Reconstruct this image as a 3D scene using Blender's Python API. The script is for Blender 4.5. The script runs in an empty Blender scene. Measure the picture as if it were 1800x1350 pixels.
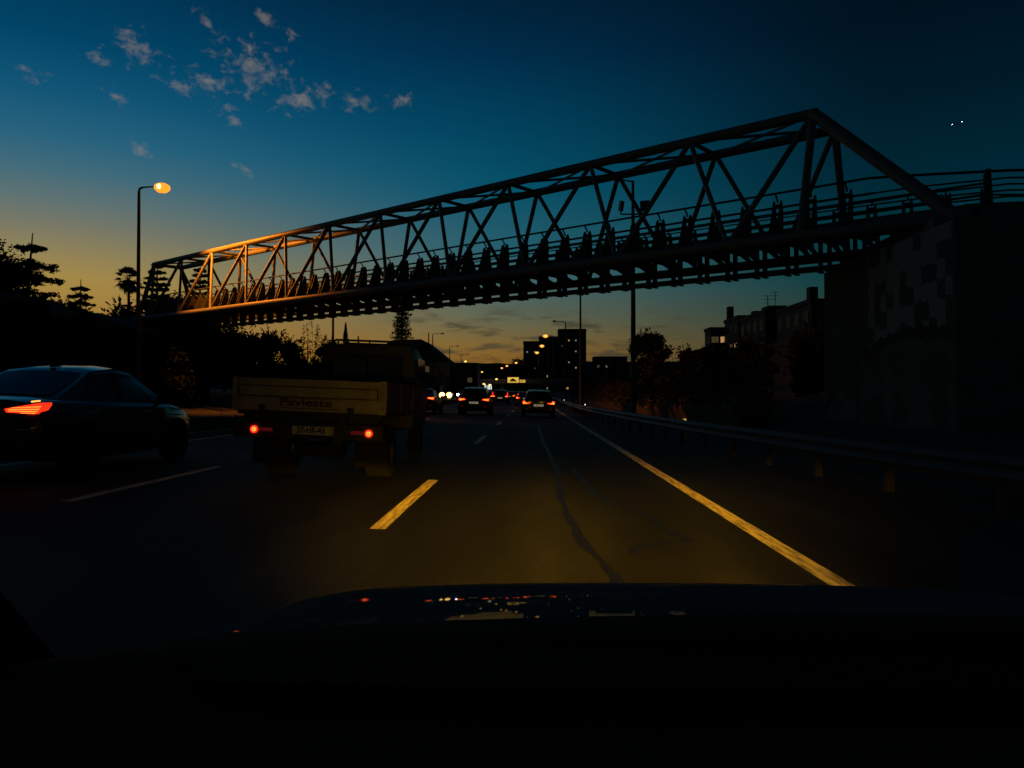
import bpy, math, random
from mathutils import Vector, Matrix, Euler
rad = math.radians
random.seed(11)
S = bpy.context.scene
COL = S.collection

# ------------------------------------------------------------------ camera
cd = bpy.data.cameras.new('camera')
cam = bpy.data.objects.new('camera', cd)
COL.objects.link(cam)
cam.location = (0, 0, 1.24)
cam.rotation_euler = (rad(90.848), 0, rad(1.485))
cd.sensor_width = 36
cd.lens = 27.0
cd.clip_start = 0.05
cd.clip_end = 12000
S.camera = cam
S.render.resolution_x, S.render.resolution_y = 1024, 768

# ------------------------------------------------------------------ exposure
S.view_settings.view_transform = 'Standard'
S.view_settings.look = 'None'
S.view_settings.gamma = 1
S.view_settings.exposure = 0
S.view_settings.use_curve_mapping = False
S.cycles.use_denoising = True
S.cycles.max_bounces = 6
S.cycles.diffuse_bounces = 2
S.cycles.glossy_bounces = 3
S.cycles.sample_clamp_indirect = 2.0


def lin(r, g, b):
    f = lambda v: (v / 255 / 12.92) if v <= 10 else ((v / 255 + 0.055) / 1.055) ** 2.4
    return (f(r), f(g), f(b), 1)


# ------------------------------------------------------------------ sky: dusk, afterglow ahead-left
SUN_AZ = -38.0          # degrees from the road direction (+Y), negative = left
W = bpy.data.worlds.new('World')
S.world = W
W.use_nodes = True
nt = W.node_tree
nt.nodes.clear()
N = nt.nodes.new
Lk = nt.links.new


def wmath(op, a, b=None, c=None, clamp=False):
    n = N('ShaderNodeMath'); n.operation = op; n.use_clamp = clamp
    for k, v in enumerate((a, b, c)):
        if v is None: continue
        if isinstance(v, (int, float)): n.inputs[k].default_value = v
        else: Lk(v, n.inputs[k])
    return n.outputs[0]


def wramp(fac, keys, top=90.0):
    n = N('ShaderNodeValToRGB'); cr = n.color_ramp
    cr.interpolation = 'LINEAR'
    while len(cr.elements) < len(keys): cr.elements.new(0.5)
    for e, (p, col) in zip(cr.elements, keys):
        e.position = p / top; e.color = lin(*col)
    Lk(fac, n.inputs[0])
    return n.outputs[0]


def wmix(f, a, b):
    n = N('ShaderNodeMix'); n.data_type = 'RGBA'; n.clamp_factor = True
    if isinstance(f, (int, float)): n.inputs[0].default_value = f
    else: Lk(f, n.inputs[0])
    for s, v in ((6, a), (7, b)):
        if isinstance(v, tuple): n.inputs[s].default_value = v
        else: Lk(v, n.inputs[s])
    return n.outputs[2]


def wrange(v, a, b, c=0.0, d=1.0, smooth=True):
    n = N('ShaderNodeMapRange'); n.interpolation_type = 'SMOOTHSTEP' if smooth else 'LINEAR'
    Lk(v, n.inputs[0])
    for k, x in enumerate((a, b, c, d)): n.inputs[k + 1].default_value = x
    return n.outputs[0]


tc = N('ShaderNodeTexCoord')
sep = N('ShaderNodeSeparateXYZ')
Lk(tc.outputs['Generated'], sep.inputs[0])
X_, Y_, Z_ = sep.outputs
DEG = 180 / math.pi
el = wmath('MULTIPLY', wmath('ARCSINE', wmath('MINIMUM', wmath('MAXIMUM', Z_, -0.9999), 0.9999)), DEG)
elc = wmath('DIVIDE', wmath('MAXIMUM', el, 0.0), 90.0)
az = wmath('MULTIPLY', wmath('ARCTAN2', X_, Y_), DEG)
sx, sy = math.sin(rad(SUN_AZ)), math.cos(rad(SUN_AZ))
hl = wmath('MAXIMUM', wmath('SQRT', wmath('ADD', wmath('MULTIPLY', X_, X_), wmath('MULTIPLY', Y_, Y_))), 1e-4)
cs = wmath('DIVIDE', wmath('ADD', wmath('MULTIPLY', X_, sx), wmath('MULTIPLY', Y_, sy)), hl)
dl = wmath('MULTIPLY', wmath('ARCCOSINE', wmath('MINIMUM', wmath('MAXIMUM', cs, -1.0), 1.0)), DEG)   # angle from the afterglow
rl = wramp(elc, [(0, (150, 98, 34)), (4, (164, 118, 50)), (7.6, (164, 136, 70)), (9.3, (142, 129, 88)), (11, (117, 119, 103)), (12.4, (95, 114, 114)),
                 (14.2, (66, 107, 122)), (16.3, (38, 98, 125)), (19, (16, 84, 117)), (22, (0, 68, 102)), (27, (0, 47, 77)),
                 (42, (0, 24, 44)), (90, (0, 11, 22))])
rc = wramp(elc, [(0, (118, 76, 26)), (2.7, (134, 95, 36)), (4, (124, 101, 54)), (5.7, (98, 101, 79)), (8.2, (68, 102, 104)),
                 (10.7, (38, 96, 110)), (15, (5, 83, 107)), (20, (0, 64, 92)), (24, (0, 45, 75)), (27, (0, 35, 59)),
                 (45, (0, 18, 34)), (90, (0, 10, 20))])
rr = wramp(elc, [(0, (60, 54, 34)), (4, (42, 58, 48)), (8, (6, 57, 61)), (13.8, (0, 39, 52)), (19, (0, 26, 40)),
                 (24, (0, 18, 31)), (45, (0, 11, 21)), (90, (0, 9, 18))])
rb = wramp(elc, [(0, (14, 16, 18)), (6, (4, 18, 24)), (14, (0, 15, 23)), (30, (0, 11, 19)), (90, (0, 9, 18))])     # the side away from the sunset is nearly night
base = wmix(wrange(dl, 4, 38, smooth=True), rl, rc)
base = wmix(wrange(dl, 30, 64, smooth=True), base, rr)
base = wmix(wrange(dl, 72, 125, smooth=False), base, rb)
# clouds live in sky coordinates (azimuth, elevation in degrees)
cmb = N('ShaderNodeCombineXYZ')
Lk(az, cmb.inputs[0]); Lk(el, cmb.inputs[1])


def wnoise(scale, detail, rough, sxy=(1, 1), dist=0.0):
    mp = N('ShaderNodeMapping'); mp.inputs['Scale'].default_value = (sxy[0], sxy[1], 1)
    Lk(cmb.outputs[0], mp.inputs[0])
    n = N('ShaderNodeTexNoise'); n.inputs['Scale'].default_value = scale
    n.inputs['Detail'].default_value = detail; n.inputs['Roughness'].default_value = rough
    n.inputs['Distortion'].default_value = dist
    Lk(mp.outputs[0], n.inputs['Vector'])
    return n.outputs[0]


# small altocumulus heaps: azimuth, elevation, half widths, tilt
puffs = [(-20.2, 22.1, 2.6, 1.7, -10), (-17.0, 20.6, 2.0, 1.1, 10), (-23.2, 20.9, 1.6, .7, -25), (-25.0, 20.5, 1.5, .7, -25), (-21.7, 19.0, 1.0, .5, -30),
         (-27.7, 22.2, 1.5, 1.0, -30), (-30.0, 21.3, .8, .6, 0),
         (-12.9, 20.5, 1.3, .7, 0), (-14.8, 21.4, .9, .4, 10), (-19.5, 25.2, 1.0, .5, -20), (-17.6, 24.4, .7, .5, 0),
         (-23.4, 24.6, 1.7, .35, -38), (-29.0, 19.2, 1.0, .5, -20), (-33.5, 19.6, .8, .5, 0), (-9.8, 21.0, 1.0, .6, 0),
          (-27.5, 16.2, 1.0, .5, -10), (-20.8, 15.6, .7, .3, -15)]
mask = None
for (a, e, wa, we, t) in puffs:
    ct, st = math.cos(rad(t)), math.sin(rad(t))
    da = wmath('SUBTRACT', az, a); de = wmath('SUBTRACT', el, e)
    u = wmath('DIVIDE', wmath('ADD', wmath('MULTIPLY', da, ct), wmath('MULTIPLY', de, st)), wa * 1.02)
    v = wmath('DIVIDE', wmath('SUBTRACT', wmath('MULTIPLY', de, ct), wmath('MULTIPLY', da, st)), we * 1.05)
    d = wmath('SUBTRACT', 1.0, wmath('SQRT', wmath('ADD', wmath('MULTIPLY', u, u), wmath('MULTIPLY', v, v))))
    mask = d if mask is None else wmath('MAXIMUM', mask, d)
nz = wnoise(1.15, 8, 0.60, (1, 1.35), 0.35)
den = wmath('ADD', wmath('MULTIPLY', wmath('MAXIMUM', mask, -1.0), 0.24), wmath('MULTIPLY', wmath('SUBTRACT', nz, 0.56), 1.25))
puff = wmath('MULTIPLY', wrange(den, -0.06, 0.36), wmath('ADD', 0.30, wmath('MULTIPLY', wnoise(1.9, 6, .65), 0.62)))
col = wmix(wmath('MULTIPLY', puff, 0.9), base, lin(132, 126, 118))
# low dark stratus bars near the horizon
st_n = wnoise(0.55, 6, 0.55, (0.42, 2.0), 0.3)
band = wmath('MULTIPLY', wrange(el, 1.4, 2.2), wrange(el, 7.2, 5.0))
band = wmath('MULTIPLY', band, wmath('MULTIPLY', wrange(az, -12.5, -6), wrange(az, 13, 8)))
bar = wmath('MULTIPLY', band, wrange(st_n, 0.48, 0.64))
low = wmath('MULTIPLY', wmath('MULTIPLY', wrange(el, 1.2, 1.9), wrange(el, 2.9, 2.3)), wrange(wnoise(0.3, 4, .5, (0.25, 1.5)), 0.40, 0.55))
bar = wmath('MAXIMUM', wmath('MULTIPLY', bar, 0.85), wmath('MULTIPLY', low, 0.75))
col = wmix(bar, col, lin(62, 60, 46))
ground_f = wrange(el, -1.5, -0.2)
col = wmix(ground_f, lin(4, 5, 5), col)
nis = N('ShaderNodeTexSky')
nis.sky_type = 'NISHITA'; nis.sun_disc = False
nis.sun_elevation = rad(-4.0); nis.sun_rotation = rad(SUN_AZ)
bg1 = N('ShaderNodeBackground'); bg1.inputs[1].default_value = 0.01
Lk(nis.outputs[0], bg1.inputs[0])
bg2 = N('ShaderNodeBackground'); bg2.inputs[1].default_value = 1.0
Lk(col, bg2.inputs[0])
addsh = N('ShaderNodeAddShader')
Lk(bg1.outputs[0], addsh.inputs[0]); Lk(bg2.outputs[0], addsh.inputs[1])
wo = N('ShaderNodeOutputWorld')
Lk(addsh.outputs[0], wo.inputs[0])

# ------------------------------------------------------------------ the last glow of the sun that has set ahead-left
sd = bpy.data.lights.new('sun', 'SUN')
sd.energy = 0.004; sd.angle = rad(12); sd.color = (1, .62, .3)
sun = bpy.data.objects.new('sun', sd)
COL.objects.link(sun)
sdir = Vector((math.sin(rad(SUN_AZ)) * math.cos(rad(2)), math.cos(rad(SUN_AZ)) * math.cos(rad(2)), math.sin(rad(2))))
sun.rotation_euler = sdir.to_track_quat('Z', 'Y').to_euler()
sun.location = (0, -5, 40)
SODIUM = (1.0, 0.25, 0.012)
HEAD_W = 38.0          # each headlight of the car we sit in
HEAD_COL = (1.0, 0.51, 0.010)
LAMP_W = 11000.0        # the lit sodium lamp by the bridge

# ------------------------------------------------------------------ materials
M = {}


def mat(name, rgb, rough=0.6, metal=0.0, var=0.25, scale=8.0, bump=0.0, spec=0.5, coat=0.0, stretch=None):
    m = bpy.data.materials.new(name); m.use_nodes = True
    t = m.node_tree; b = t.nodes['Principled BSDF']
    b.inputs['Roughness'].default_value = rough; b.inputs['Metallic'].default_value = metal
    b.inputs['Specular IOR Level'].default_value = spec
    b.inputs['Coat Weight'].default_value = coat; b.inputs['Coat Roughness'].default_value = 0.04
    c = t.nodes.new('ShaderNodeTexCoord')
    src = c.outputs['Object']
    if stretch:
        mp = t.nodes.new('ShaderNodeMapping'); mp.inputs['Scale'].default_value = stretch
        t.links.new(src, mp.inputs[0]); src = mp.outputs[0]
    n = t.nodes.new('ShaderNodeTexNoise'); n.inputs['Scale'].default_value = scale; n.inputs['Detail'].default_value = 6
    n.inputs['Roughness'].default_value = 0.65
    t.links.new(src, n.inputs['Vector'])
    mr = t.nodes.new('ShaderNodeMapRange')
    mr.inputs[1].default_value = 0.3; mr.inputs[2].default_value = 0.7
    mr.inputs[3].default_value = 1 - var; mr.inputs[4].default_value = 1 + var
    t.links.new(n.outputs[0], mr.inputs[0])
    mx = t.nodes.new('ShaderNodeVectorMath'); mx.operation = 'SCALE'
    mx.inputs[0].default_value = rgb
    t.links.new(mr.outputs[0], mx.inputs['Scale'])
    t.links.new(mx.outputs[0], b.inputs['Base Color'])
    rr_ = t.nodes.new('ShaderNodeMapRange')
    rr_.inputs[3].default_value = max(0.0, rough - 0.08); rr_.inputs[4].default_value = min(1, rough + 0.08)
    t.links.new(n.outputs[0], rr_.inputs[0])
    t.links.new(rr_.outputs[0], b.inputs['Roughness'])
    if bump:
        bp = t.nodes.new('ShaderNodeBump'); bp.inputs['Strength'].default_value = bump; bp.inputs['Distance'].default_value = 0.02
        t.links.new(n.outputs[0], bp.inputs['Height']); t.links.new(bp.outputs[0], b.inputs['Normal'])
    M[name] = m
    return m


def emit(name, rgb, strength, base=(.02, .02, .02)):
    m = bpy.data.materials.new(name); m.use_nodes = True
    b = m.node_tree.nodes['Principled BSDF']
    b.inputs['Base Color'].default_value = (*base, 1)
    b.inputs['Roughness'].default_value = 0.3
    b.inputs['Emission Color'].default_value = (*rgb, 1)
    b.inputs['Emission Strength'].default_value = strength
    M[name] = m
    return m


mat('asphalt', (.034, .033, .032), .82, var=.30, scale=2.2, bump=.15, spec=.25, stretch=(1, .22, 1))
# the asphalt gets a fine aggregate grain on top of its broad wear
_t = M['asphalt'].node_tree
_b = _t.nodes['Principled BSDF']; _c = _t.nodes.new('ShaderNodeTexCoord')
_src = _b.inputs['Base Color'].links[0].from_socket
_gr = _t.nodes.new('ShaderNodeTexNoise'); _gr.inputs['Scale'].default_value = 55; _gr.inputs['Detail'].default_value = 3; _gr.inputs['Roughness'].default_value = .7
_t.links.new(_c.outputs['Object'], _gr.inputs['Vector'])
_m1 = _t.nodes.new('ShaderNodeMapRange'); _m1.inputs[1].default_value = .3; _m1.inputs[2].default_value = .7; _m1.inputs[3].default_value = .35; _m1.inputs[4].default_value = 1.75
_t.links.new(_gr.outputs[0], _m1.inputs[0])
_sx = _t.nodes.new('ShaderNodeSeparateXYZ'); _t.links.new(_c.outputs['Object'], _sx.inputs[0])
_wv = _t.nodes.new('ShaderNodeMath'); _wv.operation = 'MULTIPLY_ADD'; _wv.inputs[1].default_value = 2 * math.pi / 1.75; _wv.inputs[2].default_value = 1.2
_t.links.new(_sx.outputs[0], _wv.inputs[0])
_sn = _t.nodes.new('ShaderNodeMath'); _sn.operation = 'SINE'; _t.links.new(_wv.outputs[0], _sn.inputs[0])
_m2 = _t.nodes.new('ShaderNodeMapRange'); _m2.inputs[1].default_value = -1; _m2.inputs[2].default_value = 1; _m2.inputs[3].default_value = .5; _m2.inputs[4].default_value = 1.2
_t.links.new(_sn.outputs[0], _m2.inputs[0])
_pm = _t.nodes.new('ShaderNodeMapping'); _pm.inputs['Scale'].default_value = (.5, .09, 1); _t.links.new(_c.outputs['Object'], _pm.inputs[0])
_pn = _t.nodes.new('ShaderNodeTexNoise'); _pn.inputs['Scale'].default_value = 1.6; _pn.inputs['Detail'].default_value = 5; _t.links.new(_pm.outputs[0], _pn.inputs['Vector'])
_m3 = _t.nodes.new('ShaderNodeMapRange'); _m3.inputs[1].default_value = .35; _m3.inputs[2].default_value = .65; _m3.inputs[3].default_value = .4; _m3.inputs[4].default_value = 1.45
_t.links.new(_pn.outputs[0], _m3.inputs[0])
_p1 = _t.nodes.new('ShaderNodeMath'); _p1.operation = 'MULTIPLY'; _t.links.new(_m1.outputs[0], _p1.inputs[0]); _t.links.new(_m2.outputs[0], _p1.inputs[1])
_p2 = _t.nodes.new('ShaderNodeMath'); _p2.operation = 'MULTIPLY'; _t.links.new(_p1.outputs[0], _p2.inputs[0]); _t.links.new(_m3.outputs[0], _p2.inputs[1])
_vs = _t.nodes.new('ShaderNodeVectorMath'); _vs.operation = 'SCALE'; _t.links.new(_src, _vs.inputs[0]); _t.links.new(_p2.outputs[0], _vs.inputs['Scale'])
_t.links.new(_vs.outputs[0], _b.inputs['Base Color'])
mat('bitumen', (.011, .011, .012), .55, var=.25, scale=6, spec=.35)
mat('road_paint', (.72, .70, .64), .7, var=.20, scale=9, bump=.1, stretch=(3, .4, 1))
_t = M['road_paint'].node_tree
_p = _t.nodes['Principled BSDF']      # glass beads in the paint send light back at grazing angles
_p.inputs['Sheen Weight'].default_value = .45; _p.inputs['Sheen Roughness'].default_value = .4; _p.inputs['Sheen Tint'].default_value = (1, .74, .12, 1)
_c = _t.nodes.new('ShaderNodeTexCoord'); _mp = _t.nodes.new('ShaderNodeMapping'); _mp.inputs['Scale'].default_value = (14, 1.1, 1); _t.links.new(_c.outputs['Object'], _mp.inputs[0])
_n1 = _t.nodes.new('ShaderNodeTexNoise'); _n1.inputs['Scale'].default_value = 1.6; _n1.inputs['Detail'].default_value = 7; _n1.inputs['Roughness'].default_value = .72; _t.links.new(_mp.outputs[0], _n1.inputs['Vector'])
_w = _t.nodes.new('ShaderNodeMapRange'); _w.inputs[1].default_value = .44; _w.inputs[2].default_value = .62; _t.links.new(_n1.outputs[0], _w.inputs[0])
_x = _t.nodes.new('ShaderNodeMix'); _x.data_type = 'RGBA'; _t.links.new(_w.outputs[0], _x.inputs[0]); _t.links.new(_p.inputs['Base Color'].links[0].from_socket, _x.inputs[6]); _x.inputs[7].default_value = (.16, .15, .13, 1)
_t.links.new(_x.outputs[2], _p.inputs['Base Color'])       # streaks where tyres have worn the paint thin
_sw = _t.nodes.new('ShaderNodeMapRange'); _sw.inputs[3].default_value = .45; _sw.inputs[4].default_value = .05; _t.links.new(_w.outputs[0], _sw.inputs[0]); _t.links.new(_sw.outputs[0], _p.inputs['Sheen Weight'])
mat('kerb_stone', (.30, .29, .27), .85, scale=5, bump=.3)
mat('soil', (.022, .021, .014), .95, var=.5, scale=1.2, bump=.4)
mat('grass_green', (.07, .085, .02), .9, var=.45, scale=4)
mat('steel_paint', (.14, .14, .135), .55, var=.22, scale=3.5, bump=.05)
mat('steel_dark', (.05, .05, .05), .6, var=.3, scale=4)
mat('galvanised', (.10, .10, .10), .62, metal=.3, var=.2, scale=5)
mat('concrete', (.20, .195, .18), .9, var=.28, scale=1.6, bump=.25)
mat('deck_concrete', (.20, .20, .19), .9, var=.25, scale=2.5, bump=.2)
mat('leaf_dark', (.040, .050, .024), .9, var=.45, scale=1.2, spec=.06)
mat('leaf_conifer', (.035, .048, .026), .8, var=.4, scale=1.5)
mat('leaf_palm', (.05, .062, .026), .75, var=.35, scale=2)
mat('bark', (.09, .065, .045), .95, var=.4, scale=6, bump=.5)
mat('render_wall', (.055, .052, .047), .9, var=.18, scale=1.0)
mat('render_pale', (.32, .29, .24), .9, var=.15, scale=1.0)
mat('render_dark', (.035, .033, .031), .9, var=.2, scale=1.0)
mat('roof_tile', (.085, .05, .035), .9, var=.35, scale=6, bump=.3)
mat('window_glass', (.015, .016, .018), .5, var=.1, scale=2, spec=.15)
mat('dark_glass', (.012, .014, .016), .08, var=.1, scale=2, spec=.6)
mat('paint_black', (.008, .009, .010), .35, var=.08, scale=3, spec=.25, coat=.08)
mat('paint_navy', (.012, .017, .026), .22, var=.08, scale=3, coat=.6)
mat('paint_silver', (.12, .117, .115), .4, metal=.2, var=.08, scale=3, coat=.1)
mat('paint_bronze', (.12, .075, .04), .4, metal=.2, var=.08, scale=3, coat=.1)
mat('bonnet_paint', (.012, .016, .022), .13, var=.10, scale=5, spec=.5, coat=.25)
_b = bpy.data.materials.new('bonnet_gloss'); _b.use_nodes = True; _n = _b.node_tree; _n.nodes.clear()
_d = _n.nodes.new('ShaderNodeBsdfDiffuse'); _d.inputs[0].default_value = (.13, .15, .145, 1)
_g = _n.nodes.new('ShaderNodeBsdfGlossy'); _g.inputs['Color'].default_value = (.8, .9, 1, 1); _g.inputs['Roughness'].default_value = .035
_x = _n.nodes.new('ShaderNodeMixShader'); _x.inputs[0].default_value = .15
_o = _n.nodes.new('ShaderNodeOutputMaterial')
_tc = _n.nodes.new('ShaderNodeTexCoord'); _ns = _n.nodes.new('ShaderNodeTexNoise'); _ns.inputs['Scale'].default_value = 7
_mr = _n.nodes.new('ShaderNodeMapRange'); _mr.inputs[3].default_value = .012; _mr.inputs[4].default_value = .03     # a film of dust dulls it here and there
_n.links.new(_tc.outputs['Object'], _ns.inputs['Vector']); _n.links.new(_ns.outputs[0], _mr.inputs[0]); _n.links.new(_mr.outputs[0], _g.inputs['Roughness'])
_n.links.new(_d.outputs[0], _x.inputs[1]); _n.links.new(_g.outputs[0], _x.inputs[2]); _n.links.new(_x.outputs[0], _o.inputs[0])
M['bonnet_gloss'] = _b
mat('black_plastic', (.014, .014, .014), .7, var=.2, scale=12)
mat('dash_pad', (.006, .006, .006), .9, var=.2, scale=40, spec=.08)
mat('dash_reflection_brown', (.16, .05, .018), .95, var=.25, scale=3, spec=.02)  # brown of the windscreen reflection put into the panel's colour
mat('rubber', (.018, .018, .018), .85, var=.2, scale=15)
mat('alloy', (.38, .38, .38), .35, metal=.9, var=.1)
mat('chrome', (.6, .6, .6), .18, metal=1.0, var=.05)
mat('truck_cream', (.40, .36, .24), .6, var=.28, scale=5)
mat('truck_red', (.12, .016, .011), .5, var=.25, scale=5)
mat('truck_cab', (.07, .068, .062), .45, var=.2, scale=4)
mat('chassis', (.03, .03, .03), .7, var=.3, scale=6)
mat('letter_red', (.055, .016, .014), .6, var=.2, scale=9)
mat('plate_white', (.62, .60, .52), .5, var=.08)
mat('plate_yellow', (.60, .42, .04), .5, var=.08)
mat('plate_black', (.01, .01, .01), .6, var=.05)
mat('lamp_red_off', (.22, .012, .008), .3, var=.1)
mat('aircraft_white', (.5, .5, .5), .4, var=.05)
emit('tail_red', (1, .03, .008), 1.3, (.25, .01, .01))
emit('tail_core', (1, .13, .015), 4.5, (.25, .01, .01))
emit('tail_amber', (1, .38, .05), 2.2)
emit('tail_dim', (1, .05, .05), .05, (.06, .004, .004))  # weak emission; on the reflectors it stands in for a glint
emit('plate_lit', (1, .86, .5), .22, (.5, .5, .45))  # light falling on the plate, put into it as emission
emit('sodium_glow', (1.0, .30, .02), 1.5)
emit('sodium_core', (1.0, .62, .2), 4)
emit('sodium_far_core', (1.0, .62, .16), 2.4)
emit('sodium_far', (1.0, .36, .035), 1.35)
emit('sodium_pale', (1.0, .62, .12), 1.5)
emit('head_white', (.9, .95, 1), 20)
emit('head_warm', (1, .58, .15), 6)
emit('window_warm', (1, .58, .2), .42)
emit('window_dim', (1, .7, .35), .05)
emit('window_cool', (.85, .95, .75), .22)
emit('sign_yellow', (1, .62, .10), .75, (.3, .2, .03))
emit('sign_white', (.85, .95, .9), 1.4)
emit('reflector_amber', (1, .6, .1), .8, (.3, .2, .02))  # headlight glint of the reflector put in as emission
emit('dot_white', (1, .95, .8), 3.0)  # glint of the guard rail reflectors, emitted by the surface itself
emit('nav_light', (.85, .95, 1), 30)


def mural_mat():
    m = bpy.data.materials.new('mural_print'); m.use_nodes = True
    t = m.node_tree; b = t.nodes['Principled BSDF']; b.inputs['Roughness'].default_value = .9
    c = t.nodes.new('ShaderNodeTexCoord'); s = t.nodes.new('ShaderNodeSeparateXYZ')
    t.links.new(c.outputs['Object'], s.inputs[0])
    def mth(op, a, b_=None, clamp=False):
        n = t.nodes.new('ShaderNodeMath'); n.operation = op; n.use_clamp = clamp
        for k, v in enumerate((a, b_)):
            if v is None: continue
            if isinstance(v, (int, float)): n.inputs[k].default_value = v
            else: t.links.new(v, n.inputs[k])
        return n.outputs[0]
    wob = t.nodes.new('ShaderNodeTexNoise'); wob.inputs['Scale'].default_value = 3.0; wob.inputs['Detail'].default_value = 4
    t.links.new(c.outputs['Object'], wob.inputs['Vector'])
    y = mth('ADD', s.outputs[1], mth('MULTIPLY', mth('SUBTRACT', wob.outputs[0], .5), .22))
    z = mth('ADD', s.outputs[2], mth('MULTIPLY', mth('SUBTRACT', wob.outputs[0], .5), .5))
    cells = t.nodes.new('ShaderNodeTexWhiteNoise'); cells.noise_dimensions = '2D'
    cb = t.nodes.new('ShaderNodeCombineXYZ')
    t.links.new(mth('FLOOR', mth('MULTIPLY', y, 2.6)), cb.inputs[0])
    t.links.new(mth('FLOOR', mth('MULTIPLY', z, 2.2)), cb.inputs[1])
    t.links.new(cb.outputs[0], cells.inputs[0])
    pale = mth('MULTIPLY', mth('GREATER_THAN', cells.outputs[0], .45), mth('LESS_THAN', y, -3.4))
    # a dark arch band over a plain lower wall
    arch = mth('SUBTRACT', z, mth('ADD', 3.05, mth('MULTIPLY', mth('MULTIPLY', mth('SUBTRACT', y, -6.1), mth('SUBTRACT', y, -6.1)), -.06)))
    up = mth('GREATER_THAN', arch, 0.0)
    band = mth('MULTIPLY', mth('GREATER_THAN', arch, -.32), mth('LESS_THAN', arch, 0.0))
    yz = mth('MULTIPLY', mth('LESS_THAN', y, -.1), mth('GREATER_THAN', y, -8.0))
    def mix(f, a, b_):
        n = t.nodes.new('ShaderNodeMix'); n.data_type = 'RGBA'
        t.links.new(f, n.inputs[0])
        for k, v in ((6, a), (7, b_)):
            if isinstance(v, tuple): n.inputs[k].default_value = v
            else: t.links.new(v, n.inputs[k])
        return n.outputs[2]
    colr = mix(pale, (.05, .05, .05, 1), (.22, .215, .20, 1))
    no = t.nodes.new('ShaderNodeTexNoise'); no.inputs['Scale'].default_value = .9; no.inputs['Detail'].default_value = 5
    t.links.new(c.outputs['Object'], no.inputs['Vector'])
    lowc = mix(mth('GREATER_THAN', no.outputs[0], .52), (.10, .095, .085, 1), (.065, .05, .043, 1))
    colr = mix(up, lowc, colr)
    colr = mix(band, colr, (.02, .02, .02, 1))
    colr = mix(yz, (.07, .068, .062, 1), colr)
    t.links.new(colr, b.inputs['Base Color'])
    M['mural_print'] = m


mural_mat()

# ------------------------------------------------------------------ object helpers


class MB:
    def __init__(self):
        self.v = []; self.f = []

    def poly(self, *pts):
        i = len(self.v); self.v += [tuple(p) for p in pts]; self.f.append(tuple(range(i, i + len(pts)))); return self

    def box(self, c, s, rot=None):
        hx, hy, hz = s[0] / 2, s[1] / 2, s[2] / 2
        i = len(self.v)
        for dz in (-hz, hz):
            for dx, dy in ((-hx, -hy), (hx, -hy), (hx, hy), (-hx, hy)):
                p = Vector((dx, dy, dz))
                if rot is not None: p.rotate(rot)
                self.v.append((p.x + c[0], p.y + c[1], p.z + c[2]))
        for q in ((0, 3, 2, 1), (4, 5, 6, 7), (0, 1, 5, 4), (1, 2, 6, 5), (2, 3, 7, 6), (3, 0, 4, 7)):
            self.f.append(tuple(i + k for k in q))
        return self

    def span(self, a, b):
        return self.box([(a[k] + b[k]) / 2 for k in range(3)], [abs(b[k] - a[k]) for k in range(3)])

    def prism(self, pts, vec):
        n = len(pts); i = len(self.v); vec = Vector(vec)
        self.v += [tuple(p) for p in pts] + [tuple(Vector(p) + vec) for p in pts]
        self.f.append(tuple(range(i + n - 1, i - 1, -1))); self.f.append(tuple(range(i + n, i + 2 * n)))
        for k in range(n):
            j = (k + 1) % n
            self.f.append((i + k, i + j, i + n + j, i + n + k))
        return self

    def tube(self, p, q, r, r2=None, n=8):
        return self.path([p, q], r, n, [r, r if r2 is None else r2])

    def path(self, pts, r, n=8, radii=None):
        pts = [Vector(p) for p in pts]; i = len(self.v)
        for k, p in enumerate(pts):
            d = (pts[min(k + 1, len(pts) - 1)] - pts[max(k - 1, 0)])
            d = d.normalized() if d.length > 1e-9 else Vector((0, 0, 1))
            up = Vector((0, 0, 1)) if abs(d.z) < .95 else Vector((0, 1, 0))
            a = d.cross(up).normalized(); b = a.cross(d)
            rr = radii[k] if radii else r
            for m in range(n):
                t = 2 * math.pi * (m + .5) / n
                self.v.append(tuple(p + a * math.cos(t) * rr + b * math.sin(t) * rr))
        for k in range(len(pts) - 1):
            for m in range(n):
                j = (m + 1) % n
                self.f.append((i + k * n + m, i + k * n + j, i + (k + 1) * n + j, i + (k + 1) * n + m))
        self.f.append(tuple(i + m for m in reversed(range(n))))
        e = i + (len(pts) - 1) * n
        self.f.append(tuple(e + m for m in range(n)))
        return self

    def lathe(self, prof, o, axis='x', n=20):
        """prof: (radius, along) pairs turned about an axis through o."""
        i = len(self.v); o = Vector(o)
        for (r, h) in prof:
            for m in range(n):
                t = 2 * math.pi * m / n; c, s = r * math.cos(t), r * math.sin(t)
                d = {'x': (h, c, s), 'y': (c, h, s), 'z': (c, s, h)}[axis]
                self.v.append(tuple(o + Vector(d)))
        for k in range(len(prof) - 1):
            for m in range(n):
                j = (m + 1) % n
                self.f.append((i + k * n + m, i + k * n + j, i + (k + 1) * n + j, i + (k + 1) * n + m))
        return self

    def grid(self, rows):
        i = len(self.v); nr, nc = len(rows), len(rows[0])
        for r in rows: self.v += [tuple(p) for p in r]
        for a in range(nr - 1):
            for b in range(nc - 1):
                self.f.append((i + a * nc + b, i + a * nc + b + 1, i + (a + 1) * nc + b + 1, i + (a + 1) * nc + b))
        return self

    def mesh(self, name, m, smooth=False):
        me = bpy.data.meshes.new(name)
        me.from_pydata(self.v, [], self.f)
        me.materials.append(M[m])
        if smooth:
            me.polygons.foreach_set('use_smooth', [True] * len(me.polygons))
            try: me.set_sharp_from_angle(angle=rad(38))
            except Exception: pass
        me.update()
        return me

    def build(self, name, m, parent=None, smooth=False):
        return put(name, self.mesh(name, m, smooth), parent)


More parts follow.
